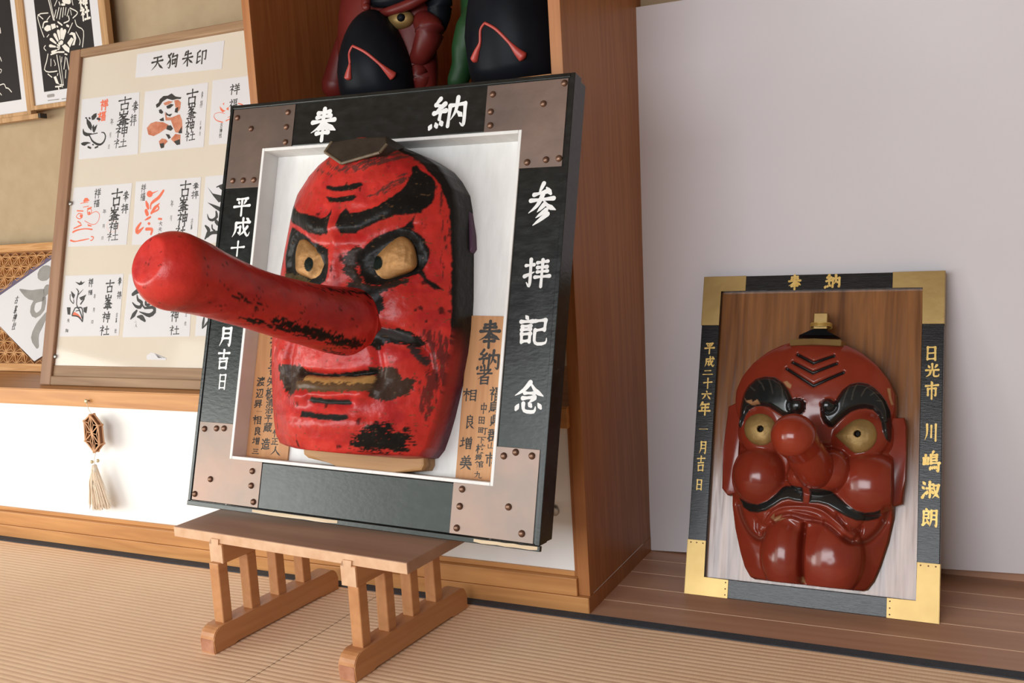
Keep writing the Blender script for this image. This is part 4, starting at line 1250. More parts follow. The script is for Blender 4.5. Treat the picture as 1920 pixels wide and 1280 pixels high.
lip1 = smooth_line(HS(S5([(370, 415), (440, 345), (540, 282), (640, 264), (760, 263), (880, 276), (980, 312), (1060, 372), (1150, 440), (1225, 500)])), 4)
lip2 = smooth_line(HS(S5([(520, 345), (600, 325), (680, 322), (800, 340), (900, 372), (960, 400)])), 4)
lipg = smooth_line(HS(S5([(480, 400), (560, 350), (660, 342), (780, 385), (930, 400), (1020, 440), (1100, 500), (1180, 570), (1250, 612)])), 4)
creaseL = smooth_line(HS(S5([(110, 240), (150, 380), (220, 510), (300, 575), (345, 570), (375, 530)])), 4)
creaseR = smooth_line(HS(S5([(1200, 580), (1270, 615), (1380, 612), (1480, 545), (1570, 430), (1625, 300)])), 4)
dimL = HS(S5([(295, 420), (295, 480), (318, 530)])); dimR = HS(S5([(1350, 470), (1335, 540), (1290, 600)]))
dimL2 = HS(S5([(440, 320), (370, 415)])); dimR2 = HS(S5([(1120, 340), (1180, 430), (1230, 500)]))
chev = [HS(S1(a) + S2(b)) for a, b in (([(850, 510), (1015, 598)], [(238, 140)]), ([(800, 592), (1010, 702)], [(270, 225)]), ([(738, 660), (1015, 838)], [(345, 325)]))]
ckL = HS([(1421, 890)])[0]; ckR = HS([(1624, 905)])[0]
chL = HS([(1466, 1036)])[0]; chR = HS([(1546, 1040)])[0]
split = smooth_line(HS(S5([(780, 440), (762, 560), (752, 760), (742, 1010)])), 4)
elL = HS(S3([(570, 280)]))[0]; elR = HS(S2([(500, 1000)]))[0]
nb = HS([(1528, 880)])[0]
curlL = HS(S1([(850, 1055)]))[0]; curlR = HS(S2([(185, 690)]))[0]
muz = HS(S5([(800, 300)]))[0]
chips = [HS(S1(p)) for p in ([(700, 800), (740, 790), (790, 835), (775, 870), (740, 850), (715, 815)], [(325, 980), (350, 1020), (400, 1005), (410, 1030), (455, 1000), (480, 1040), (400, 1060), (350, 1030)])] + \
        [HS(S5(p)) for p in ([(450, 370), (490, 330), (480, 375), (560, 340), (530, 380), (610, 375), (540, 402), (470, 400)], [(735, 960), (780, 1000), (785, 1030), (730, 1022)])]
chips.append(HS(S2([(840, 515), (875, 520), (880, 600), (905, 690), (885, 700), (860, 620)])))


def dome(x, y, c, rx, ry, h, z0):
    q = 1 - ((x - c[0]) / rx) ** 2 - ((y - c[1]) / ry) ** 2
    return np.where(q > 0, z0 + h * np.sqrt(np.clip(q, 0, 1)), z0 + .05 * np.clip(q, -2, 0))


def z_small(x, y):
    z = base_small(x, y)
    z = smax(z, dome(x, y, (XS, .435), .168, .135, .055, .022), .012)
    z = smax(z, dome(x, y, elL, .054, .060, .036, .040), .006)
    z = smax(z, dome(x, y, elR, .062, .056, .036, .040), .006)
    z = smax(z, dome(x, y, (muz[0], muz[1] + .004), .115, .060, .030, .040), .012)
    z = smax(z, dome(x, y, (chL[0], chL[1]), .050, .080, .048, .036), .009)
    z = smax(z, dome(x, y, (chR[0] + .008, chR[1]), .066, .084, .048, .036), .012)
    z = smax(z, dome(x, y, ckL, .057, .064, .050, .040), .010)
    z = smax(z, dome(x, y, (ckR[0] + .002, ckR[1]), .066, .067, .052, .036), .012)
    z = smax(z, dome(x, y, (nb[0] + .004, nb[1] - .002), .062, .052, .058, .048), .012)
    z = smax(z, dome(x, y, (nb[0] - .030, nb[1] - .016), .026, .026, .030, .072), .006)
    z = smax(z, dome(x, y, (nb[0] + .036, nb[1] + .002), .034, .042, .034, .070), .010)
    z = z + .012 * np.exp(-((x - nb[0]) ** 2 / .022 ** 2)) * sstep(nb[1], nb[1] + .03, y) * (1 - sstep(nb[1] + .06, nb[1] + .12, y))
    for b, c in ((sbL, curlL), (sbR, curlR)):
        d = sgn(b, x, y)
        z = z + .014 * sstep(-.002, .010, d)
        # carved hair lines fanning over the brow
        r = np.hypot(x - c[0], y - c[1])
        z = z + .006 * np.clip(1 - (r / .017) ** 2, 0, 1) - .004 * np.exp(-((r - .0165) / .003) ** 2) * (d > 0)
    for g in chev: z = z - .007 * gauss(g, x, y, .0036)
    z = z + .0035 * sstep(-.002, .004, sgn(mL, x, y)) + .0035 * sstep(-.002, .004, sgn(mR, x, y))
    z = z + .007 * gauss(lip1, x, y, .0050) + .006 * gauss(lip2, x, y, .0042)
    z = z - .010 * gauss(lipg, x, y, .0050) - .010 * gauss(creaseL, x, y, .006) - .010 * gauss(creaseR, x, y, .006)
    for g in (dimL, dimR, dimL2, dimR2): z = z - .006 * gauss(g, x, y, .0035)
    z = z - .020 * gauss(split, x, y, .0045)
    z = z + .0007 * (fnoise(x * 50, y * 50, 5, 2) - .4)
    edge = 1 - np.abs(x - XS) / hw_small(y)
    return z


SRED = (.235, .031, .015)
hair = []
for l in ([(445, 780), (500, 840), (525, 900)], [(560, 760), (590, 840), (610, 930)], [(660, 800), (705, 880), (710, 960)], [(385, 870), (430, 910)]): hair.append(HS(S1(l)))
for l in ([(425, 480), (380, 590), (345, 710)], [(515, 450), (470, 550), (450, 640)], [(660, 490), (600, 530), (560, 600)], [(745, 570), (700, 570), (665, 595)], [(790, 660), (735, 660)]): hair.append(HS(S2(l)))


def col_small(x, y):
    c = np.tile(np.array(SRED), (len(x), 1)) * (1 + .22 * (fnoise(x * 25, y * 25, 2, 4) - .47))[:, None]
    jx = x + .0012 * (fnoise(x * 200, y * 200, 1, 2) - .4); jy = y + .0012 * (fnoise(x * 200, y * 200, 4, 2) - .4)
    def hard(P, col, w=.0010):
        nonlocal c
        c = mix(c, col, sstep(-w, w, sgn(P, x, y)))
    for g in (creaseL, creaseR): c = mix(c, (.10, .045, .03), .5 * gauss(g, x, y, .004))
    for g in chev: c = mix(c, (.010, .010, .010), 1 - sstep(.0026, .0040, sdist(g, x, y)))
    for P in (mL, mR): hard(P, (.012, .013, .013))
    for P in (sbL, sbR): hard(P, (.013, .014, .014))
    for g in hair: c = mix(c, (.075, .065, .05), .8 * (1 - sstep(.0006, .0014, sdist(g, x, y))))
    for P in chips:
        c = mix(c, (.36, .19, .09), sstep(-.0008, .0008, sgn(P, jx, jy)))
    return c


def side_small(x, y, t, c0): return np.array(SRED) * .8 if t < .75 else np.array((.03, .015, .012))


sc_ = lambda P, k: (P - P.mean(0)) * k + P.mean(0)
seR = sc_(seR, 1.10); seL = sc_(seL, 1.10)


def z_face(x, y):          # hollowed out behind the eyeballs
    return z_small(x, y) - .022 * (sstep(.005, .010, sgn(seR, x, y)) + sstep(.005, .010, sgn(seL, x, y)))


V, F, Cc = relief(XS, hw_small, .0485, .5615, z_face, col_small, -.0128, 210, 310, side_small, grow=.003)
smask = tag(mesh_obj('mask', (V, F), M['lacquer_red'], small, smooth=True, colors=Cc, auto=70), 'carved dark red lacquered mask face')
eye_patch(seR, lambda x, y: z_small(x, y), spR, (.0066, .0066), .010, (.30, .19, .065), (.012, .01, .008), smask, M['gold_paint'], hole=.010, wr=False)
eye_patch(seL, lambda x, y: z_small(x, y), spL, (.0066, .0066), .010, (.30, .19, .065), (.012, .01, .008), smask, M['gold_paint'], hole=.010, wr=False)
# bulbous nose
bx = SP.at([(1489, 818)], .190)[0]
pth = np.array([(nb[0], nb[1] + .002, .060), (nb[0], nb[1] + .006, .100), ((nb[0] + bx[0]) / 2, bx[1] - .020, .150), (bx[0], bx[1], .190)])
pf = smooth_line(pth, 10); rr = np.interp(np.linspace(0, 1, len(pf)), [0, .35, .7, 1], [.048, .042, .038, .0455])
k = np.argmax(np.arange(len(pf))); td = pf[-1] - pf[-3]; td /= np.linalg.norm(td)
ex = [pf[-1] + td * .0455 * math.sin(a) for a in np.linspace(0, PI / 2, 16)[1:]]
er = [max(.0455 * math.cos(a), 1e-4) for a in np.linspace(0, PI / 2, 16)[1:]]
V, F = tube_data(np.vstack([pf, ex]), np.r_[rr, er], 48, cap0=False, up=(0, 1, 0))
V = np.array(V)
c = np.tile(np.array((.27, .034, .015)), (len(V), 1)) * (1 + .25 * (fnoise(V[:, 0] * 40, V[:, 1] * 40, 2, 3) - .45))[:, None]
mesh_obj('nose', (V, F), M['lacquer_red'], smask, smooth=True, colors=c)
for pts in ([(1366, 762), (1392, 750), (1390, 800), (1388, 812), (1384, 870), (1380, 925), (1364, 928), (1354, 915), (1356, 850)],
            [(1668, 783), (1696, 783), (1700, 800), (1699, 850), (1697, 900), (1691, 944), (1664, 953), (1668, 900), (1668, 840)]):
    q = SP.at(pts, .020)
    bm = bmesh.new(); prism(bm, q, -.0127, .026, bev=.006)
    o = mesh_obj('ear', bm, M['ear_red'], smask, smooth=True, auto=40)
# little gold cap on the crown
ct = HS([(1528, 640)])[0]
bm = bmesh.new()
hexp = [(.058, 0), (.030, .0), (-.004, -.004), (-.036, 0), (-.060, .002), (-.054, .016), (.052, .016)]
hq = SP.at([(1475, 632), (1528, 631), (1582, 632), (1580, 641), (1526, 647), (1475, 641)], .070)
yb = hq[:, 1].min(); yt = hq[:, 1].max()
xs_ = hq[:, 0]
A = [(xs_[0], yb + .002, .020), (xs_[0] + .006, yb + .001, .062), ((xs_[0] + xs_[2]) / 2, yb - .002, .088), (xs_[2] - .006, yb + .001, .062), (xs_[2], yb + .002, .020)]
lo = [bm.verts.new(p) for p in A]; hi = [bm.verts.new((p[0], p[1] + .013, p[2])) for p in A]
for i in range(4): bm.faces.new((lo[i], lo[i + 1], hi[i + 1], hi[i]))
bm.faces.new(hi); bm.faces.new(lo[::-1]); bm.faces.new((lo[4], lo[0], hi[0], hi[4]))
bmesh.ops.recalc_face_normals(bm, faces=bm.faces)
bmesh.ops.bevel(bm, geom=list(bm.edges), offset=.0012, segments=2, affect='EDGES')
capb = mesh_obj('cap_base', bm, M['brass_dull'], smask)
tp = SP.at([(1494, 631), (1575, 631), (1548, 619), (1522, 619)], .050)
bm = bmesh.new()
lo = [bm.verts.new((p[0], tp[:2, 1].mean() , p[1])) for p in ((tp[0][0], .030), (tp[0][0] + .008, .066), (tp[1][0] - .008, .066), (tp[1][0], .030))]
hi = [bm.verts.new((p[0], tp[2:, 1].mean() + .001, p[1])) for p in ((tp[3][0], .038), (tp[3][0] + .002, .056), (tp[2][0] - .002, .056), (tp[2][0], .038))]
for i in range(4): bm.faces.new((lo[i], lo[(i + 1) % 4], hi[(i + 1) % 4], hi[i]))
bm.faces.new(hi); bm.faces.new(lo[::-1]); bmesh.ops.recalc_face_normals(bm, faces=bm.faces)
mesh_obj('cap_dome', bm, M['crow_black'], smask)
sq = SP.at([(1527, 588), (1554, 588), (1552, 618), (1529, 618)], .048)
bm = bmesh.new(); box(bm, sq[0][0], sq[1][0], sq[2:, 1].mean(), sq[:2, 1].mean(), .034, .058, bev=.002)
stem = mesh_obj('cap_post', bm, M['gold'], smask)
bm = bmesh.new()
for dy in (.006, .009, .012):
    rp = [((sq[0][0] + sq[1][0]) / 2 + .022 * math.cos(a), sq[2, 1] + dy + .001 * math.sin(3 * a), .046 + .019 * math.sin(a)) for a in np.linspace(0, 2 * PI, 26)]
    add_tube(bm, rp, .0012, 6)
mesh_obj('cap_cord', bm, M['gold_letter'], smask)

# ================================================================== framed board of ink prints on the cupboard top
GP = Plane((-2.466, 1.915, .4480), (0, -.9703, .2419))
gb = tag(empty('framed_board', Matrix(GP.matrix())), 'large weathered wooden frame of pinned ink prints, leaning on the cupboard top at left', 'framed board')


def L(*p): return GP.at(p)


gx0 = (L((130, 95))[0][0] + L((75, 722))[0][0]) / 2; gx1 = .868
gy1 = L((130, 95), (300, 64.5))[:, 1].mean(); gy0 = 0.0
hx0 = (L((150, 107.5))[0][0] + L((94, 706))[0][0]) / 2; hx1 = gx1 - (hx0 - gx0)
hy1 = L((150, 107.5), (465, 50))[:, 1].mean(); hy0 = L((95, 706), (383, 710))[:, 1].mean()
for nm, b, m in (('frame_stile', (gx0, hx0, gy0, gy1), 'frame_old'), ('frame_stile', (hx1, gx1, gy0, gy1), 'frame_old'),
                 ('frame_rail', (hx0 + .0002, hx1 - .0002, hy1, gy1), 'frame_old_h'), ('frame_rail', (hx0 + .0002, hx1 - .0002, gy0, hy0), 'frame_old_h')):
    bm = bmesh.new(); box(bm, *b, -.026, 0, bev=.003); cut_back(bm, .004, -.0032, .009); mesh_obj(nm, bm, M[m], gb)
my = L((96, 684), (383, 690))[:, 1].mean()
mesh_obj('inner_strip', boxm(hx0, hx1, hy0 - .002, my, -.016, -.008, bev=.001), M['frame_old_h'], gb)
mesh_obj('mount', boxm(hx0 - .006, hx1 + .006, my - .02, hy1 + .006, -.020, -.0125), M['mount'], gb)
ZM = -.0125


def sheet(pts, nm='print_sheet'):
    q = GP.at(pts, ZM); bm = bmesh.new()
    q[:, 0] = np.minimum(q[:, 0], hx1 - .004)
    prism(bm, q, ZM + .0002, ZM + .0007)
    return mesh_obj(nm, bm, M['paper'], gb)


ZI = ZM + .0009


def letters(sh, items, mat='ink', weight=7.0, name='lettering'):
    bm = bmesh.new()
    for ch, px, py, pw, ph in items:
        c = GP.at([(px, py)], ZI)[0]
        l, r_ = GP.at([(px - pw / 2, py), (px + pw / 2, py)], ZI); t, b = GP.at([(px, py - ph / 2), (px, py + ph / 2)], ZI)
        glyph(bm, ch, c[0], c[1], np.linalg.norm(r_ - l), np.linalg.norm(t - b), ZI, weight, 1.5)
    return mesh_obj(name, bm, M[mat], sh)


def draw(sh, mat, off, sc, lines=(), polys=()):
    return art(GP, ZI + (.0001 if mat == 'ink' else 0), M[mat], sh, 'brush_drawing', lines, polys, off, sc)


def seal(sh, c, r, w=1.0):
    a = np.linspace(0, 2 * PI, 14)
    return art(GP, ZI - .0001, M['ink_pale'], sh, 'seal_mark', [([(c[0] + r * math.cos(t), c[1] + r * math.sin(t)) for t in a], w)])


s0 = sheet([(257.5, 102), (421, 76), (416, 129), (254, 146)], 'title_strip')
letters(s0, [('天', 295, 117.5, 23, 28), ('狗', 323, 114, 22, 29), ('朱', 352, 109.5, 21, 29), ('印', 377.5, 106, 20, 27)], weight=6.0)
# row 1
s1 = sheet([(153.9, 186.5), (262, 172.5), (259, 289), (148, 299)])
letters(s1, [('古', 234, 193.8, 25, 25), ('峯', 231, 222, 28, 27), ('神', 228, 246, 24, 22), ('社', 225, 268, 25, 17)], weight=5.2)
letters(s1, [('奉', 253.5, 199.8, 13, 22), ('拝', 250, 225, 12, 22), ('年', 209.7, 227.6, 6, 11), ('月', 206.7, 253, 4, 10), ('日', 204, 275, 4, 8)], weight=5.2)
letters(s1, [('祥', 195, 196, 14, 19), ('福', 190.4, 218, 15, 17)], 'ink_red', 8)
draw(s1, 'ink', (130, 140), .1328,
     [([(195, 770), (205, 820), (250, 845), (310, 835)], [10, 34, 34, 14]), ([(250, 840), (290, 870), (320, 930), (380, 975), (440, 985), (490, 940), (510, 870), (490, 820), (455, 815)], [12, 14, 20, 24, 20, 14, 10]),
      ([(300, 842), (395, 825)], 10), ([(265, 1020), (300, 1035)], 20), ([(365, 1030), (400, 1015)], 18), ([(395, 620), (430, 630)], 22), ([(280, 610), (292, 620)], 18), ([(230, 610), (245, 612)], 14), ([(328, 985), (340, 990)], 14)],
     [[(310, 590), (345, 555), (385, 540), (385, 590), (350, 635), (318, 640)], [(240, 610), (300, 670), (320, 720), (310, 790), (270, 750), (245, 690)], [(330, 800), (320, 740), (345, 700), (350, 740), (395, 700), (375, 770), (350, 820)], [(160, 970), (200, 950), (260, 948), (310, 965), (260, 975), (215, 1005), (180, 995)]])
s2 = sheet([(272.5, 172), (390.6, 154.6), (382, 275.5), (263.4, 286.8)])
letters(s2, [('古', 360.4, 181.3, 22, 29), ('峯', 359, 208.7, 21, 30), ('神', 356, 236, 18, 24), ('社', 356, 255, 19, 18)], weight=5.2)
letters(s2, [('奉', 379, 178, 5, 14), ('拝', 377.5, 195, 5, 14), ('古', 376, 230, 3, 8), ('神', 375.5, 240, 3, 8), ('社', 375, 250, 3, 8)], weight=5.2)
draw(s2, 'print_red', (250, 130), .1406, (), [[(545, 410), (600, 405), (635, 440), (625, 520), (600, 560), (560, 500)], [(400, 450), (470, 420), (530, 430), (470, 470), (420, 480)],
     [(180, 780), (230, 720), (300, 695), (400, 705), (470, 740), (470, 780), (420, 800), (350, 850), (270, 890), (200, 870)], [(490, 650), (560, 620), (620, 600), (650, 680), (655, 790), (640, 850), (560, 840), (530, 760)],
     [(420, 560), (450, 640), (540, 640), (600, 600), (560, 680), (430, 680)], [(340, 960), (380, 920), (430, 930), (460, 960), (420, 1000), (400, 1050), (360, 1040)], [(500, 930), (560, 860), (630, 870), (625, 990), (570, 1000)]])
draw(s2, 'ink', (250, 130), .1406, (), [[(300, 470), (340, 440), (350, 400), (400, 355), (460, 350), (510, 320), (560, 360), (610, 370), (640, 370), (630, 395), (580, 395), (520, 410), (450, 390), (390, 430), (350, 490), (310, 515)],
     [(440, 490), (500, 460), (540, 470), (490, 520), (450, 525)], [(340, 540), (370, 530), (400, 570), (380, 595), (345, 580)], [(450, 750), (500, 745), (530, 790), (500, 820), (440, 800)], [(350, 990), (410, 980), (410, 1040), (370, 1055)],
     [(540, 960), (620, 930), (625, 1000), (580, 1010)], [(430, 860), (480, 870), (500, 910), (470, 930)], [(345, 670), (400, 640), (410, 690), (370, 690)], [(430, 570), (470, 600), (520, 590), (490, 630), (440, 610)], [(560, 520), (600, 500), (590, 580), (550, 570)], [(600, 840), (645, 760), (650, 850), (610, 855)]])
s3 = sheet([(399, 151), (515, 136), (508, 262), (391.5, 272)])
letters(s3, [('祥', 439.8, 167, 19, 20), ('福', 437, 197, 15, 24)], weight=5.2)
letters(s3, [('古', 415, 235, 5, 9), ('神', 414, 245, 5, 9), ('社', 413, 254, 5, 8)], weight=7)
draw(s3, 'ink_red', (250, 130), .1406, [([(1090, 590), (1075, 630), (1110, 680), (1190, 705)], [5, 7, 10, 12]), ([(1090, 590), (1150, 575), (1220, 590)], 5), ([(1235, 685), (1290, 660)], 12), ([(1400, 455), (1450, 470), (1455, 492)], 12), ([(1260, 640), (1310, 620)], 6)],
     [[(1150, 490), (1200, 540), (1230, 550), (1190, 575), (1160, 540)], [(1190, 455), (1215, 445), (1205, 480)], [(1240, 520), (1270, 500), (1270, 545), (1245, 540)]])
# row 2
s4 = sheet([(139.4, 351.9), (248, 343), (237.5, 458.8), (127.5, 462.5)])
letters(s4, [('古', 218.8, 370, 21, 32), ('峯', 214, 401, 24, 27), ('神', 213, 425, 18, 21), ('社', 210.6, 443, 22, 16)], weight=5.2)
letters(s4, [('奉', 236, 367.5, 12, 20), ('拝', 234, 391, 13, 18), ('祥', 182.5, 362.5, 12, 18), ('福', 180.6, 381, 11, 14), ('年', 196, 396, 7, 8), ('月', 194, 424, 5, 8), ('日', 192, 446, 5, 6)], weight=5.2)
seal(s4, (211, 424), 11, .8)
a16 = np.linspace(0, 2 * PI, 12)
draw(s4, 'ink_red', (110, 320), .125, [([(300, 640), (262, 690), (310, 722), (350, 700), (352, 650), (300, 640)], 10), ([(330, 675), (340, 685)], 30), ([(430, 600), (440, 660), (490, 640), (485, 570), (430, 590)], 9), ([(455, 630), (465, 640)], 28),
     ([(490, 640), (560, 610), (610, 650), (600, 740), (550, 800), (480, 800), (390, 750)], 7), ([(215, 920), (280, 890), (400, 870), (500, 880)], [22, 14, 12, 16]), ([(180, 1045), (240, 1060), (330, 1045), (450, 1020)], [20, 12, 16, 10]), ([(490, 985), (525, 1000), (500, 1040), (480, 1045)], 12),
     ([(330, 490), (440, 470)], 8), ([(370, 545), (450, 530)], 8), ([(290, 760), (330, 790)], 14), ([(435, 570), (490, 550)], 16)],
     [[(370, 450), (390, 410), (430, 405), (465, 450), (420, 460), (375, 475)], [(270, 590), (370, 595), (370, 615), (275, 610)], [(220, 860), (340, 800), (350, 820), (290, 850), (225, 875)], [(430, 800), (495, 822), (490, 838), (440, 830)]])
s5 = sheet([(255, 340.6), (377.5, 332), (369, 456), (247.5, 459)])
letters(s5, [('古', 347.5, 353.8, 21, 30), ('峯', 343.8, 382.5, 23, 27), ('神', 342, 410, 20, 27), ('社', 338, 434, 19, 22)], weight=5.2)
letters(s5, [('奉', 367, 348.8, 13, 14), ('拝', 365.6, 365, 13, 15), ('祥', 268.8, 352.5, 9, 15), ('福', 267.5, 368.8, 9, 15), ('年', 322.5, 381, 6, 12), ('月', 320.6, 409, 4, 11), ('大', 301, 419, 7, 9), ('天', 300, 430, 7, 9), ('狗', 299, 441, 7, 9), ('古', 360, 414, 5, 10), ('峯', 359, 425, 5, 10)], weight=5.2)
draw(s5, 'ink_red', (230, 320), .125, [([(610, 300), (540, 400), (430, 490), (420, 570)], [30, 42, 38, 14]), ([(350, 460), (385, 565)], [20, 44, 30]), ([(550, 490), (480, 560), (430, 635)], [12, 44, 30]), ([(530, 530), (535, 580), (440, 630)], 20), ([(350, 600), (370, 655)], 44), ([(335, 740), (415, 695)], [10, 28, 24]),
     ([(540, 720), (580, 725)], 24), ([(270, 785), (215, 870), (225, 925), (310, 850)], [24, 46, 46, 14]), ([(355, 875), (440, 880), (425, 950)], [36, 34, 26]), ([(390, 790), (400, 795)], 30), ([(440, 340), (530, 300)], [20, 12, 4])],
     [[(405 + 46 * math.cos(t), 348 + 50 * math.sin(t)) for t in a16[:-1]]])
s6 = sheet([(385.6, 331), (500, 321), (492, 449), (376, 457)])
draw(s6, 'ink', (230, 320), .125, [([(1270, 650), (1290, 720), (1350, 740), (1410, 690), (1400, 610)], [6, 24, 34, 44, 20]), ([(1400, 760), (1440, 800), (1490, 760)], 44), ([(1240, 825), (1290, 890), (1270, 960), (1235, 1020)], [20, 44, 50, 20]), ([(1270, 980), (1340, 930), (1460, 925)], 40), ([(1340, 815), (1345, 870), (1380, 895)], 18), ([(1410, 245), (1470, 220), (1540, 210)], [14, 20, 40])],
     [[(1270, 240), (1350, 340), (1480, 370), (1510, 450), (1440, 475), (1360, 380)], [(1440, 240), (1530, 215), (1530, 320), (1460, 270)], [(1270, 475), (1400, 520), (1475, 550), (1460, 615), (1390, 570)]])
# row 3
s7 = sheet([(123, 517), (232, 513.4), (223, 629), (112, 631)])
letters(s7, [('古', 206, 536.6, 16, 23), ('峯', 202.6, 566, 19, 27), ('神', 199, 594, 16, 19), ('社', 195.6, 619, 18, 19)], weight=5.8)
letters(s7, [('奉', 224.4, 527, 8, 15), ('拝', 223.7, 553, 8, 14), ('祥', 170, 529.5, 9, 15), ('福', 169, 548, 8, 9), ('年', 177.5, 555, 4, 9), ('月', 176, 581, 4, 9), ('日', 173, 603, 5, 6), ('古', 219, 590, 4, 8), ('峯', 218, 600, 4, 9), ('社', 216.5, 620, 4, 8), ('天', 128, 601, 5, 8), ('狗', 125, 620, 6, 7)], weight=7)
draw(s7, 'ink', (100, 500), .1406, [([(305, 290), (335, 330), (315, 420), (310, 500), (325, 540)], [6, 16, 14, 10, 12]), ([(335, 370), (400, 300)], [10, 8, 3]), ([(225, 370), (225, 440), (270, 490), (270, 440)], 9), ([(250, 640), (290, 550), (340, 560), (390, 700), (385, 730)], 13), ([(335, 545), (380, 550), (395, 640), (390, 720)], 13), ([(250, 650), (330, 665), (385, 725)], 13), ([(365, 495), (410, 430)], 16), ([(300, 590), (350, 590), (380, 680)], 8)],
     [[(290, 200), (350, 215), (370, 185), (385, 210), (425, 195), (380, 240), (345, 245)], [(235, 320), (290, 375), (270, 430), (245, 390)], [(345, 410), (440, 370), (410, 430), (370, 450)], [(180, 540), (230, 540), (225, 640), (190, 635)], [(400, 545), (455, 530), (440, 620), (405, 600)]])
draw(s7, 'ink_red', (100, 500), .1406, (), [[(245, 645), (280, 600), (330, 630), (380, 690), (330, 665)]])
s8 = sheet([(242, 514), (362, 509), (355.7, 630.6), (230, 632)])
letters(s8, [('古', 334, 533, 16, 23), ('峯', 331, 563, 18, 26), ('神', 327.4, 591, 16, 23), ('社', 326.5, 618.5, 19, 18)], weight=5.2)
letters(s8, [('二', 254, 603, 5, 4), ('人', 255, 610, 5, 8), ('古', 349, 590, 4, 8), ('社', 347.5, 606, 4, 8)], weight=5.2)
draw(s8, 'ink', (220, 500), .1718, [([(170, 300), (230, 260), (290, 245)], [30, 44, 40]), ([(215, 310), (225, 360), (265, 390), (250, 440), (200, 430), (165, 390)], [10, 26, 30, 30, 22, 8]), ([(365, 310), (320, 360), (310, 410), (350, 410), (395, 350)], [10, 22, 26, 22, 8]),
     ([(275, 410), (300, 450), (390, 440), (405, 490), (350, 530), (290, 510), (240, 490)], [10, 22, 26, 36, 34, 20, 6]), ([(145, 570), (210, 480)], [10, 40, 20]), ([(220, 545), (260, 550), (300, 590)], [14, 44, 20]), ([(400, 410), (440, 395)], 30)])
s9 = sheet([(375, 508), (490, 503), (484, 626), (366, 630)])
draw(s9, 'ink', (220, 500), .1718, [([(945, 560), (928, 670)], [18, 26, 12]), ([(932, 668), (1010, 585), (1060, 560)], [10, 26, 20])])
bm = bmesh.new(); q = GP.at([(275, 667), (283, 661), (290, 662), (297, 671), (312, 671), (311, 675), (276, 674)], ZM); prism(bm, q, ZM + .0002, ZM + .0008)
tag(mesh_obj('torn_label', bm, M['paper'], gb), 'torn scrap of white paper')
mesh_obj('clear_cover', boxm(hx0, hx1, my, hy1, -.0085, -.0068), M['acrylic'], gb)
for p in ((148, 118), (131.5, 381), (103, 668)):
    c = GP.at([p], -.006)[0]; bm = bmesh.new(); add_ellipsoid(bm, (c[0], c[1], -.0062), (.0065, .0065, .003), 16, 8)
    mesh_obj('screw', bm, M['metal'], gb, smooth=True)

# ================================================================== lattice picture on the cupboard top
KP = Plane((-2.709, 2.112, .4480), (0, -.9063, .4226))
kp = tag(empty('lattice_picture', Matrix(KP.matrix())), 'timber lattice picture holding a diamond sheet of grey calligraphy, at the far left', 'picture')


def K(*p): return KP.at(p)


ky1 = K((0, 458.5), (96, 454))[:, 1].mean(); kiy1 = K((0, 471), (90, 470))[:, 1].mean(); kiy0 = K((0, 681), (60, 681))[:, 1].mean()
kx0, kx1 = -.62, .16
for nm, b in (('frame_rail', (kx0, kx1, kiy1, ky1)), ('frame_rail', (kx0, kx1, 0, kiy0)), ('frame_stile', (kx0, kx0 + .02, kiy0, kiy1)), ('frame_stile', (kx1 - .02, kx1, kiy0, kiy1))):
    bm = bmesh.new(); box(bm, *b, -.018, 0, bev=.0015); cut_back(bm, .003, -.0008, .011); mesh_obj(nm, bm, M['kumiko'], kp)
mesh_obj('backing', boxm(kx0 + .01, kx1 - .01, kiy0 - .003, kiy1 + .003, -.017, -.0125), M['kumiko_back'], kp)
dq = KP.at([(-37, 575), (100, 482), (215, 580), (64, 677)], -.006)
bm = bmesh.new(); prism(bm, dq, -.0075, -.006); ds = mesh_obj('calligraphy_sheet', bm, M['paper'], kp)
bm = bmesh.new()
tq = KP.at([(-40, 570), (99, 476), (100, 483), (-36, 578)], -.005); prism(bm, tq, -.010, -.0045)
mesh_obj('purple_edge', bm, M['purple'], kp)
art(KP, -.0055, M['ink_grey'], ds, 'brush_drawing', [([(150, 410), (230, 450), (330, 440), (350, 400)], [8, 44, 64, 40]), ([(325, 285), (345, 290)], 84), ([(330, 480), (320, 560), (270, 605), (240, 570), (260, 500), (320, 480)], 28), ([(345, 600), (295, 680), (262, 760), (280, 840)], [30, 56, 56, 20])], (), (0, 440), .25)
bm = bmesh.new()
for ch, px, py in (('古', 31, 562), ('峯', 29, 580), ('神', 27.5, 595), ('社', 26, 611)):
    c = KP.at([(px, py)], -.0052)[0]; glyph(bm, ch, c[0], c[1], .017, .027, -.0052, 6)
mesh_obj('lettering', bm, M['ink'], ds)
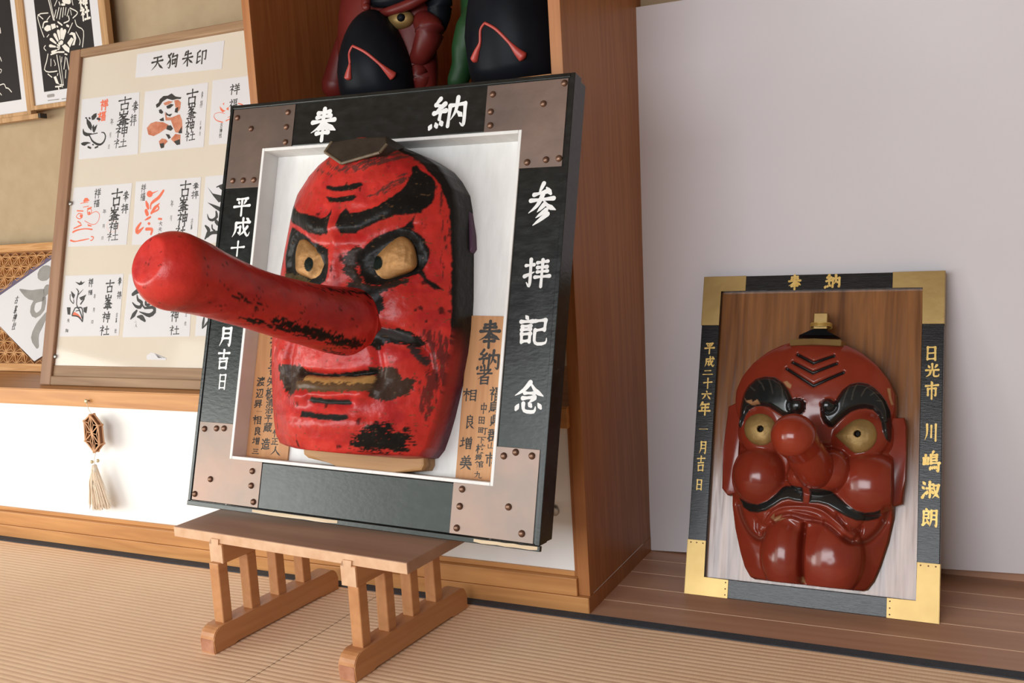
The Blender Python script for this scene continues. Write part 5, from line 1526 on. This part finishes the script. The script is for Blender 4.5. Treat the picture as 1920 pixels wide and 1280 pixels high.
# hemp-leaf lattice: triangle grid with spokes, outside the diamond sheet
bm = bmesh.new(); S_ = .043; hh = S_ * math.sqrt(3) / 2
def lbar(a, b, w=.0030):
    a = np.array(a); b = np.array(b); m = (a + b) / 2
    if not (kx0 + .02 < min(a[0], b[0]) and max(a[0], b[0]) < kx1 - .01 and kiy0 - .001 < min(a[1], b[1]) and max(a[1], b[1]) < kiy1 + .001): return
    for p in (a, b, m):
        if inpoly(dq, np.array([p[0]]), np.array([p[1]]))[0]: return
    d = b - a; l = np.hypot(*d); n = np.array([-d[1], d[0]]) / l * w / 2
    prism(bm, [a + n, a - n, b - n, b + n], -.0124, -.0035)
for j in range(-1, 14):
    y = kiy0 + j * hh
    for i in range(-16, 8):
        x = i * S_ + (j % 2) * S_ / 2
        A = (x, y); Bq = (x + S_, y); Cq = (x + S_ / 2, y + hh); Dq = (x + S_ * 1.5, y + hh)
        for tri in ((A, Bq, Cq), (Bq, Dq, Cq)):
            g = np.mean(tri, axis=0)
            for p in tri: lbar(p, g, .0016)
        lbar(A, Bq); lbar(Bq, Cq); lbar(A, Cq)
mesh_obj('lattice', bm, M['kumiko'], kp)

# ================================================================== paper-cut posters on the wall
PP = Plane((-2.82, 2.322, 1.27), (0, -1, .004))


def Pq(*p): return PP.at(p)


fr_y0 = Pq((67, 206), (120, 199))[:, 1].mean(); bx0 = Pq((41, 0), (67, 198))[:, 0].mean(); by0 = Pq((67, 198), (122, 190))[:, 1].mean()
bx1 = Pq((184, 0), (193, 80.6))[:, 0].mean(); box1 = Pq((197.5, 0), (205, 77))[:, 0].mean()
ax1 = Pq((27, 0), (54, 208))[:, 0].mean(); midx = (ax1 + bx0) / 2
ay0 = Pq((0, 216), (54, 208))[:, 1].mean(); afy0 = Pq((0, 223), (50, 216))[:, 1].mean()
pw = box1 - midx; TOP = by0 + .58


def poster(label, x0, x1, wx0, wx1, wy0, fy0, bl, art_lines, art_polys, grp_mat):
    pos = empty('framed_poster', Matrix(PP.matrix())); tag(pos, label, 'poster')
    for nm, b in (('frame_stile', (x0, wx0, fy0, TOP + .02)), ('frame_stile', (wx1, x1, fy0, TOP + .02)), ('frame_rail', (wx0 + .0002, wx1 - .0002, fy0, wy0)), ('frame_rail', (wx0 + .0002, wx1 - .0002, TOP, TOP + .02))):
        bm = bmesh.new(); box(bm, *b, -.018, .004, bev=.0015); mesh_obj(nm, bm, M['poster_frame'], pos)
    mesh_obj('white_mount', boxm(wx0, wx1, wy0, TOP, -.006, -.003), M['paper'], pos)
    pic = mesh_obj('black_print', boxm(bl[0], bl[1], bl[2], TOP - .02, -.0030, -.0024), M['poster_black'], pos)
    art(PP, -.0020, M['poster_white'], pic, 'white_figure', [(p, np.array(w) * .72) for p, w in art_lines], art_polys, (0, 0), .18755)
    return pos, pic


def petals():
    out = []; c = np.array([612, 478.0])
    for k, (tx, ty) in enumerate(((512, 528), (488, 455), (498, 382), (540, 330), (580, 292), (618, 275), (652, 288))):
        d = np.array([tx, ty]) - c; l = np.hypot(*d); d /= l; n = np.array([-d[1], d[0]])
        for r0, r1, w in ((.16, .38, .055), (.43, .98, .0)):
            wa = 4 if r0 < .2 else 7; wb_ = 8 if r0 < .2 else 16
            out.append([c + d * l * r0 - n * wa, c + d * l * r0 + n * wa, c + d * l * (r1 - .1) + n * wb_, c + d * l * r1 + n * wb_ * .5, c + d * l * r1 - n * wb_ * .5, c + d * l * (r1 - .1) - n * wb_])
    return out


pb_lines = [([(485, 0), (535, 200)], 12), ([(502, 0), (546, 205)], 7), ([(560, 100), (545, 170)], 9), ([(590, 75), (565, 180)], 10), ([(612, 80), (595, 190)], 10), ([(635, 75), (625, 170)], 10), ([(660, 75), (650, 150)], 9), ([(690, 90), (670, 160)], 9), ([(545, 60), (570, 0)], 8), ([(720, 0), (730, 50)], 8), ([(590, 20), (600, 50)], 12),
    ([(640, 5), (690, 15)], 52), ([(620, 45), (645, 45)], 22), ([(480, 130), (380, 150), (400, 260), (440, 370)], 10), ([(385, 150), (430, 190)], 10), ([(500, 160), (470, 200)], 9), ([(428, 275), (440, 225), (475, 215)], 15), ([(700, 80), (775, 125), (730, 180)], 11), ([(705, 100), (715, 150)], 8), ([(750, 200), (770, 260), (835, 310), (825, 470)], 10),
    ([(760, 320), (800, 400), (795, 450)], 9), ([(680, 330), (725, 230)], 9), ([(580, 220), (620, 250)], 16), ([(640, 230), (690, 205), (685, 160)], 12), ([(570, 262), (577, 268)], 18), ([(670, 255), (685, 262)], 22), ([(510, 545), (580, 520)], 14), ([(585, 520), (640, 520)], 16), ([(480, 540), (465, 620), (445, 695), (490, 720), (570, 710)], 11), ([(455, 455), (440, 480), (460, 505)], 9), ([(490, 345), (470, 370)], 8),
    ([(510, 590), (510, 660)], 8), ([(540, 600), (555, 640), (548, 655)], 8), ([(568, 550), (625, 870)], 10), ([(600, 560), (636, 850)], 7), ([(620, 570), (615, 620)], 8), ([(655, 570), (640, 690)], 10), ([(668, 580), (690, 700)], 10), ([(660, 700), (655, 780)], 9), ([(556, 867), (612, 862)], 14), ([(585, 868), (590, 893)], 14), ([(600, 845), (636, 850)], 10), ([(480, 740), (520, 772)], 10), ([(580, 735), (575, 755)], 9), ([(600, 480), (600, 450), (630, 430)], 9), ([(650, 540), (670, 545)], 14)]
pb_polys = [[(440, 280), (470, 250), (505, 255), (510, 300), (470, 315), (445, 300)], [(508, 242), (550, 236), (560, 275), (520, 295)], [(690, 345), (715, 320), (750, 330), (762, 380), (745, 450), (720, 455), (742, 395), (725, 350)], [(672, 430), (712, 372), (738, 392), (700, 472)],
            [(618, 462), (650, 440), (695, 480), (692, 528), (650, 505)], [(535, 770), (560, 760), (592, 845), (560, 832)]] + petals()
bl = (Pq((61, 0), (82.5, 171.6))[:, 0].mean(), Pq((165, 0), (176, 84))[:, 0].mean(), Pq((82.5, 171.6), (125, 166))[:, 1].mean())
pB, picB = poster('framed white on black paper-cut print of a robed figure with a feather fan', midx + .0003, box1, bx0, bx1, by0, fr_y0, bl, pb_lines, pb_polys, None)
bm = bmesh.new()
for ch, px, py, w, h in (('神', 155.5, 3, 18, 16), ('社', 159.3, 25, 17, 18)):
    c = PP.at([(px, py)], -.0019)[0]; mm = np.linalg.norm(PP.at([(px + 1, py)], 0)[0] - PP.at([(px, py)], 0)[0])
    glyph(bm, ch, c[0], c[1], w * mm, h * mm, -.0019, 9)
mesh_obj('lettering', bm, M['poster_white'], picB)
art(PP, -.0024, M['ink_grey'], pB, 'caption', [([(90, 180), (100, 178.5)], 4), ([(90, 188.5), (110, 186)], 1.2), ([(116, 185.5), (123, 184.5)], 1.2)])
la = (ax1 - (bl[0] - bx0) - (bl[1] - bl[0]), Pq((16, 0), (40, 186))[:, 0].mean(), Pq((0, 192), (40, 186))[:, 1].mean())
pA, picA = poster('framed white on black paper-cut print cut off by the left edge of the photo', midx - pw, midx - .0003, midx - pw + (bx0 - midx), ax1, ay0, afy0, la,
                  [([(0, 570), (15, 610)], 9), ([(0, 690), (15, 700), (5, 730)], 7), ([(0, 850), (40, 840), (60, 880)], 9), ([(62, 878), (85, 885), (115, 918)], 10), ([(0, 280), (6, 330)], 10), ([(0, 930), (15, 950)], 8), ([(-60, 600), (-20, 640)], 20), ([(-80, 200), (-40, 420)], 26), ([(-70, 760), (-20, 800)], 20)], [], None)
rq = PP.at([(0, 222.5), (76, 212.5), (76, 222), (0, 232)], 0)
rm = empty('picture_rail', Matrix(PP.matrix())); tag(rm, 'thin timber rail on the wall under the two paper-cut prints', 'rail')
ry1 = fr_y0 - .0006
bm = bmesh.new(); box(bm, -.9, rq[1:3, 0].mean(), rq[2:, 1].mean(), min(ry1, afy0 - .0006), -.018, .010, bev=.001); mesh_obj('rail', bm, M['poster_frame'], rm)
bm = bmesh.new(); box(bm, rq[1:3, 0].mean() + .0002, rq[1:3, 0].mean() + .008, rq[2:, 1].mean(), min(ry1, afy0 - .0006), -.018, .008); mesh_obj('end_cap', bm, M['ink'], rm)

# ================================================================== hanging lattice charm and its pin
pz = on_y(166, 751, 1.866)
pin = empty('push_pin', ident(*pz)); tag(pin, 'small brass push pin in the cupboard top rail holding the hanging charm', 'pin')
bm = bmesh.new(); add_ellipsoid(bm, (0, -.008, 0), (.0062, .004, .0062), 16, 10); mesh_obj('pin_head', bm, M['brass_pin'], pin, smooth=True)
bm = bmesh.new(); add_tube(bm, [(0, -.006, 0), (0, 0, 0), (0, .004, 0)], .0016, 8); mesh_obj('pin_shaft', bm, M['metal'], pin)
oz = on_y(172, 812, 1.845)
orn = empty('hanging_charm', ident(*oz)); tag(orn, 'small wooden lattice charm with a cream thread tassel hanging before the white door', 'charm')
hexpx = [(168.5, 778), (157.5, 789), (160, 826), (176.5, 847), (187, 833), (183.5, 798)]
H1 = np.array([on_y(*p, 1.838) - oz for p in hexpx]); H2 = H1 + [.001, .013, 0]
cen1 = H1.mean(0)
def bar3(bm, a, b, r=.0022): add_tube(bm, [tuple(a), tuple((np.array(a) + b) / 2), tuple(b)], r, 6)
bm = bmesh.new()
for i in range(6):
    j = (i + 1) % 6
    bar3(bm, H1[i], H1[j]); bar3(bm, H2[i], H2[j]); bar3(bm, H1[i], H2[i], .0024)
mesh_obj('frame', bm, M['ornament'], orn)
bm = bmesh.new()
for Hh in (H1,):
    c0 = Hh.mean(0)
    for i in range(6):
        j = (i + 1) % 6; g = (Hh[i] + Hh[j] + c0) / 3
        bar3(bm, c0, Hh[i], .0016)
        for p in (Hh[i], Hh[j], c0): bar3(bm, g, p, .0011)
mesh_obj('lattice', bm, M['ornament'], orn)
bm = bmesh.new()
for i in range(6):
    j = (i + 1) % 6
    vs = [bm.verts.new(tuple(p * .97)) for p in (H1[i], H1[j], H2[j], H2[i])]; bm.faces.new(vs)
bm.faces.new([bm.verts.new(tuple(p * .97 - np.array([0, .001, 0]))) for p in H2])
r_ = bmesh.ops.solidify(bm, geom=list(bm.faces), thickness=.0012)
mesh_obj('side_panel', bm, M['ornament_dark'], orn)
bm = bmesh.new()
for p in list(H1) + list(H2): add_ellipsoid(bm, tuple(p), (.0042, .0042, .0036), 8, 6)
mesh_obj('corner_bead', bm, M['ornament'], orn)
tb_ = on_y(177, 872, 1.846) - oz; hk = (pz + np.array([0, -.0065, -.004])) - oz
bm = bmesh.new(); add_tube(bm, [tuple(hk), tuple((hk + H1[0]) / 2), tuple(H1[0] + [0, .006, 0])], .0009, 6); add_tube(bm, [tuple(H1[3] + [0, .006, 0]), tuple((H1[3] + tb_) / 2), tuple(tb_)], .0009, 6)
mesh_obj('cord', bm, M['string'], orn)
for p in ((172.5, 865.5), (183.5, 863.5)):
    bm = bmesh.new(); add_ellipsoid(bm, tuple(on_y(*p, 1.842) - oz), (.0048, .0048, .0048), 14, 10); mesh_obj('bell', bm, M['brass_pin'], orn, smooth=True)
bm = bmesh.new()
for k in range(260):
    a = random.uniform(0, 2 * PI); r0 = random.uniform(0, .006); r1 = random.uniform(.2, 1)
    e_ = on_y(187 + 19 * r1 * math.cos(a) + random.uniform(-2, 4), 951 + random.uniform(-9, 5), 1.850) - oz
    e_[1] += .012 * math.sin(a) * r1
    m0 = tb_ + np.array([r0 * math.cos(a), r0 * math.sin(a), 0]); m1 = tb_ + (e_ - tb_) * .35 + np.array([.006 * math.cos(a), .005 * math.sin(a), 0]) - np.array([.004, 0, 0])
    add_tube(bm, smooth_line([m0, m1, (m1 + e_) / 2, e_], 3), .0009, 5, cap0=False, cap1=False)
tag(mesh_obj('tassel', bm, M['tassel'], orn, smooth=True), kind='stuff')
bm = bmesh.new(); add_tube(bm, [tuple(tb_ + [0, 0, .002]), tuple(tb_ + [.001, 0, -.008]), tuple(tb_ + [.002, 0, -.018])], [.005, .0068, .0066], 14); mesh_obj('tassel_knot', bm, M['string'], orn, smooth=True)

# ================================================================== two beaked masks on the shelf
SZ = 1.1237


def ell(bm, px, py, Y, r, seg=32, rings=20):
    c = on_y(px, py, Y); n0 = len(bm.verts)
    add_ellipsoid(bm, tuple(c), r, seg, rings)
    return c


def ell_hit(px, py, c, r):
    d = ray(px, py); o = (CAM - c) / r; d = d / np.array(r)
    A_ = d @ d; B_ = 2 * o @ d; C_ = o @ o - 1; D_ = B_ * B_ - 4 * A_ * C_
    t = (-B_ - math.sqrt(max(D_, 0))) / (2 * A_)
    return CAM + ray(px, py) * t


def fin(bm, nm, mat, par, base, rough=.004, sc=14, sd=1):
    for v in bm.verts:
        p = np.array(v.co)
        k = float(fnoise(np.array([p[0] * sc + p[1] * 7]), np.array([p[2] * sc]), sd, 3)[0]) - .45
        v.co = v.co + v.normal * rough * k
        v.co.z = max(v.co.z, SZ + .0002)
        v.co = v.co - Vector(base)
    return mesh_obj(nm, bm, mat, par, smooth=True)


def tubepx(bm, pts, rad, seg=16):
    P = smooth_line([on_y(x, y, Y) for x, y, Y in pts], 6); R_ = np.interp(np.linspace(0, 1, len(P)), np.linspace(0, 1, len(rad)), rad)
    P = list(P); d0 = P[0] - P[1]; d1 = P[-1] - P[-2]; d0 /= np.linalg.norm(d0); d1 /= np.linalg.norm(d1)
    pre = [P[0] + d0 * R_[0] * math.sin(a) for a in (1.5, 1.1, .6)]; pr = [R_[0] * math.cos(a) for a in (1.5, 1.1, .6)]
    post = [P[-1] + d1 * R_[-1] * math.sin(a) for a in (.6, 1.1, 1.5)]; po = [R_[-1] * math.cos(a) for a in (.6, 1.1, 1.5)]
    add_tube(bm, pre + P + post, np.r_[pr, R_, po], seg)


def lips(par, base, c, r, left, right):
    for nm, pts, wd in (('lip', left, 1), ('lip', right, 1.15)):
        P = smooth_line([ell_hit(x, y, c, r) for x, y in pts], 6)
        R_ = np.interp(np.linspace(0, 1, len(P)), [0, .5, .78, .92, 1], np.array([.0026, .0030, .0075, .0098, .0040]) * wd)
        bm = bmesh.new(); add_tube(bm, P, R_, 14)
        for v in bm.verts: v.co = v.co - Vector(base)
        mesh_obj(nm, bm, M['crow_lip'], par, smooth=True)


b1 = on_y(720, 180, 2.02); b1[2] = SZ
m1 = empty('beaked_mask', ident(*b1)); tag(m1, 'dark red mask with a black beak and gold eye on the display shelf', 'mask')
rB = np.array((.090, .085, .135)) 
bm = bmesh.new(); c = ell(bm, 705, 132, 1.985, rB)
for v in bm.verts:          # narrower towards the top, a ridge down the middle
    t = (v.co.z - c[2]) / rB[2]
    v.co.x = c[0] + (v.co.x - c[0]) * (1 - .22 * max(t, 0)) / (max(math.sqrt(max(1 - t * t, 0)), .5) if t < 0 else 1)
fin(bm, 'beak', M['crow_black'], m1, b1, .004, 10, 2)
lips(m1, b1, c, rB, [(661, 86), (655, 100), (656, 120), (654, 136), (653, 150)], [(661, 86), (685, 98), (712, 120), (728, 135), (739, 145)])
bm = bmesh.new(); ell(bm, 726, 84, 2.085, (.128, .085, .26)); ell(bm, 766, 80, 2.045, (.074, .05, .20))
fin(bm, 'head', M['crow_red'], m1, b1, .02, 12, 3)
bm = bmesh.new(); tubepx(bm, [(790, 38, 2.03), (806, 58, 2.01), (793, 95, 2.01), (782, 118, 2.02), (789, 145, 2.02), (786, 168, 2.03)], [.024, .034, .026, .020, .022, .020])
fin(bm, 'cheek', M['crow_red'], m1, b1, .006, 20, 4)
bm = bmesh.new(); tubepx(bm, [(656, 60, 2.08), (640, 115, 2.075), (630, 160, 2.07)], [.024, .030, .036]); fin(bm, 'jaw', M['crow_red'], m1, b1, .006, 20, 5)
ec = on_y(751, 37, 2.000)
bm = bmesh.new(); ell(bm, 751, 37, 2.000, (.034, .020, .022)); fin(bm, 'eye', M['brass_dull'], m1, b1, .001)
bm = bmesh.new(); ell(bm, 752, 33, 1.983, (.010, .008, .009), 16, 10); fin(bm, 'pupil', M['crow_black'], m1, b1, 0)
bm = bmesh.new(); tubepx(bm, [(712, 26, 1.995), (735, 20, 1.985), (768, 8, 1.985), (800, -8, 2.0)], [.008, .011, .012, .010]); fin(bm, 'brow_ridge', M['crow_red'], m1, b1, .002)
bm = bmesh.new(); tubepx(bm, [(700, 2, 2.0), (740, -4, 1.99), (780, -22, 1.99)], [.014, .020, .018]); fin(bm, 'brow', M['crow_black'], m1, b1, .003)
bm = bmesh.new(); tubepx(bm, [(690, -20, 1.985), (686, 8, 1.98), (688, 14, 1.975)], [.010, .011, .009]); fin(bm, 'beak_ridge', M['crow_red'], m1, b1, .001)
bm = bmesh.new(); tubepx(bm, [(822, 45, 2.04), (824, 10, 2.04), (815, -30, 2.05)], [.022, .030, .034]); fin(bm, 'hair', M['crow_black'], m1, b1, .004)

b2 = on_y(955, 150, 2.02); b2[2] = SZ
m2 = empty('beaked_mask', ident(*b2)); tag(m2, 'dark green mask with a broad black beak, on the shelf beside the red one', 'mask')
rB = np.array((.108, .09, .24))
bm = bmesh.new(); c = ell(bm, 962, 62, 1.99, rB)
for v in bm.verts:
    t = (v.co.z - c[2]) / rB[2]
    v.co.x = c[0] + (v.co.x - c[0]) * (1 - .25 * max(t, 0))
    v.co.x = min(v.co.x, -.818)
fin(bm, 'beak', M['crow_black'], m2, b2, .004, 10, 6)
for v in m2.children[0].data.vertices: v.co.x = min(v.co.x, -.8145 - b2[0])
lips(m2, b2, c, rB, [(909, 43), (901, 56), (900, 80), (894, 98), (889, 116)], [(909, 43), (930, 55), (955, 80), (970, 97), (984, 110)])
bm = bmesh.new(); ell(bm, 950, 20, 2.10, (.112, .075, .28))
for v in bm.verts: v.co.x = min(v.co.x, -.822)
fin(bm, 'head', M['crow_green'], m2, b2, .012, 12, 7)
bm = bmesh.new(); tubepx(bm, [(896, 12, 2.05), (882, 50, 2.04), (873, 90, 2.04), (868, 122, 2.04), (858, 152, 2.04)], [.020, .032, .032, .026, .024]); fin(bm, 'cheek', M['crow_green'], m2, b2, .006, 20, 8)
bm = bmesh.new(); tubepx(bm, [(892, -20, 2.02), (890, 4, 2.01), (884, 12, 2.02)], [.010, .009, .006]); fin(bm, 'brow_ridge', M['brass_dull'], m2, b2, .001)
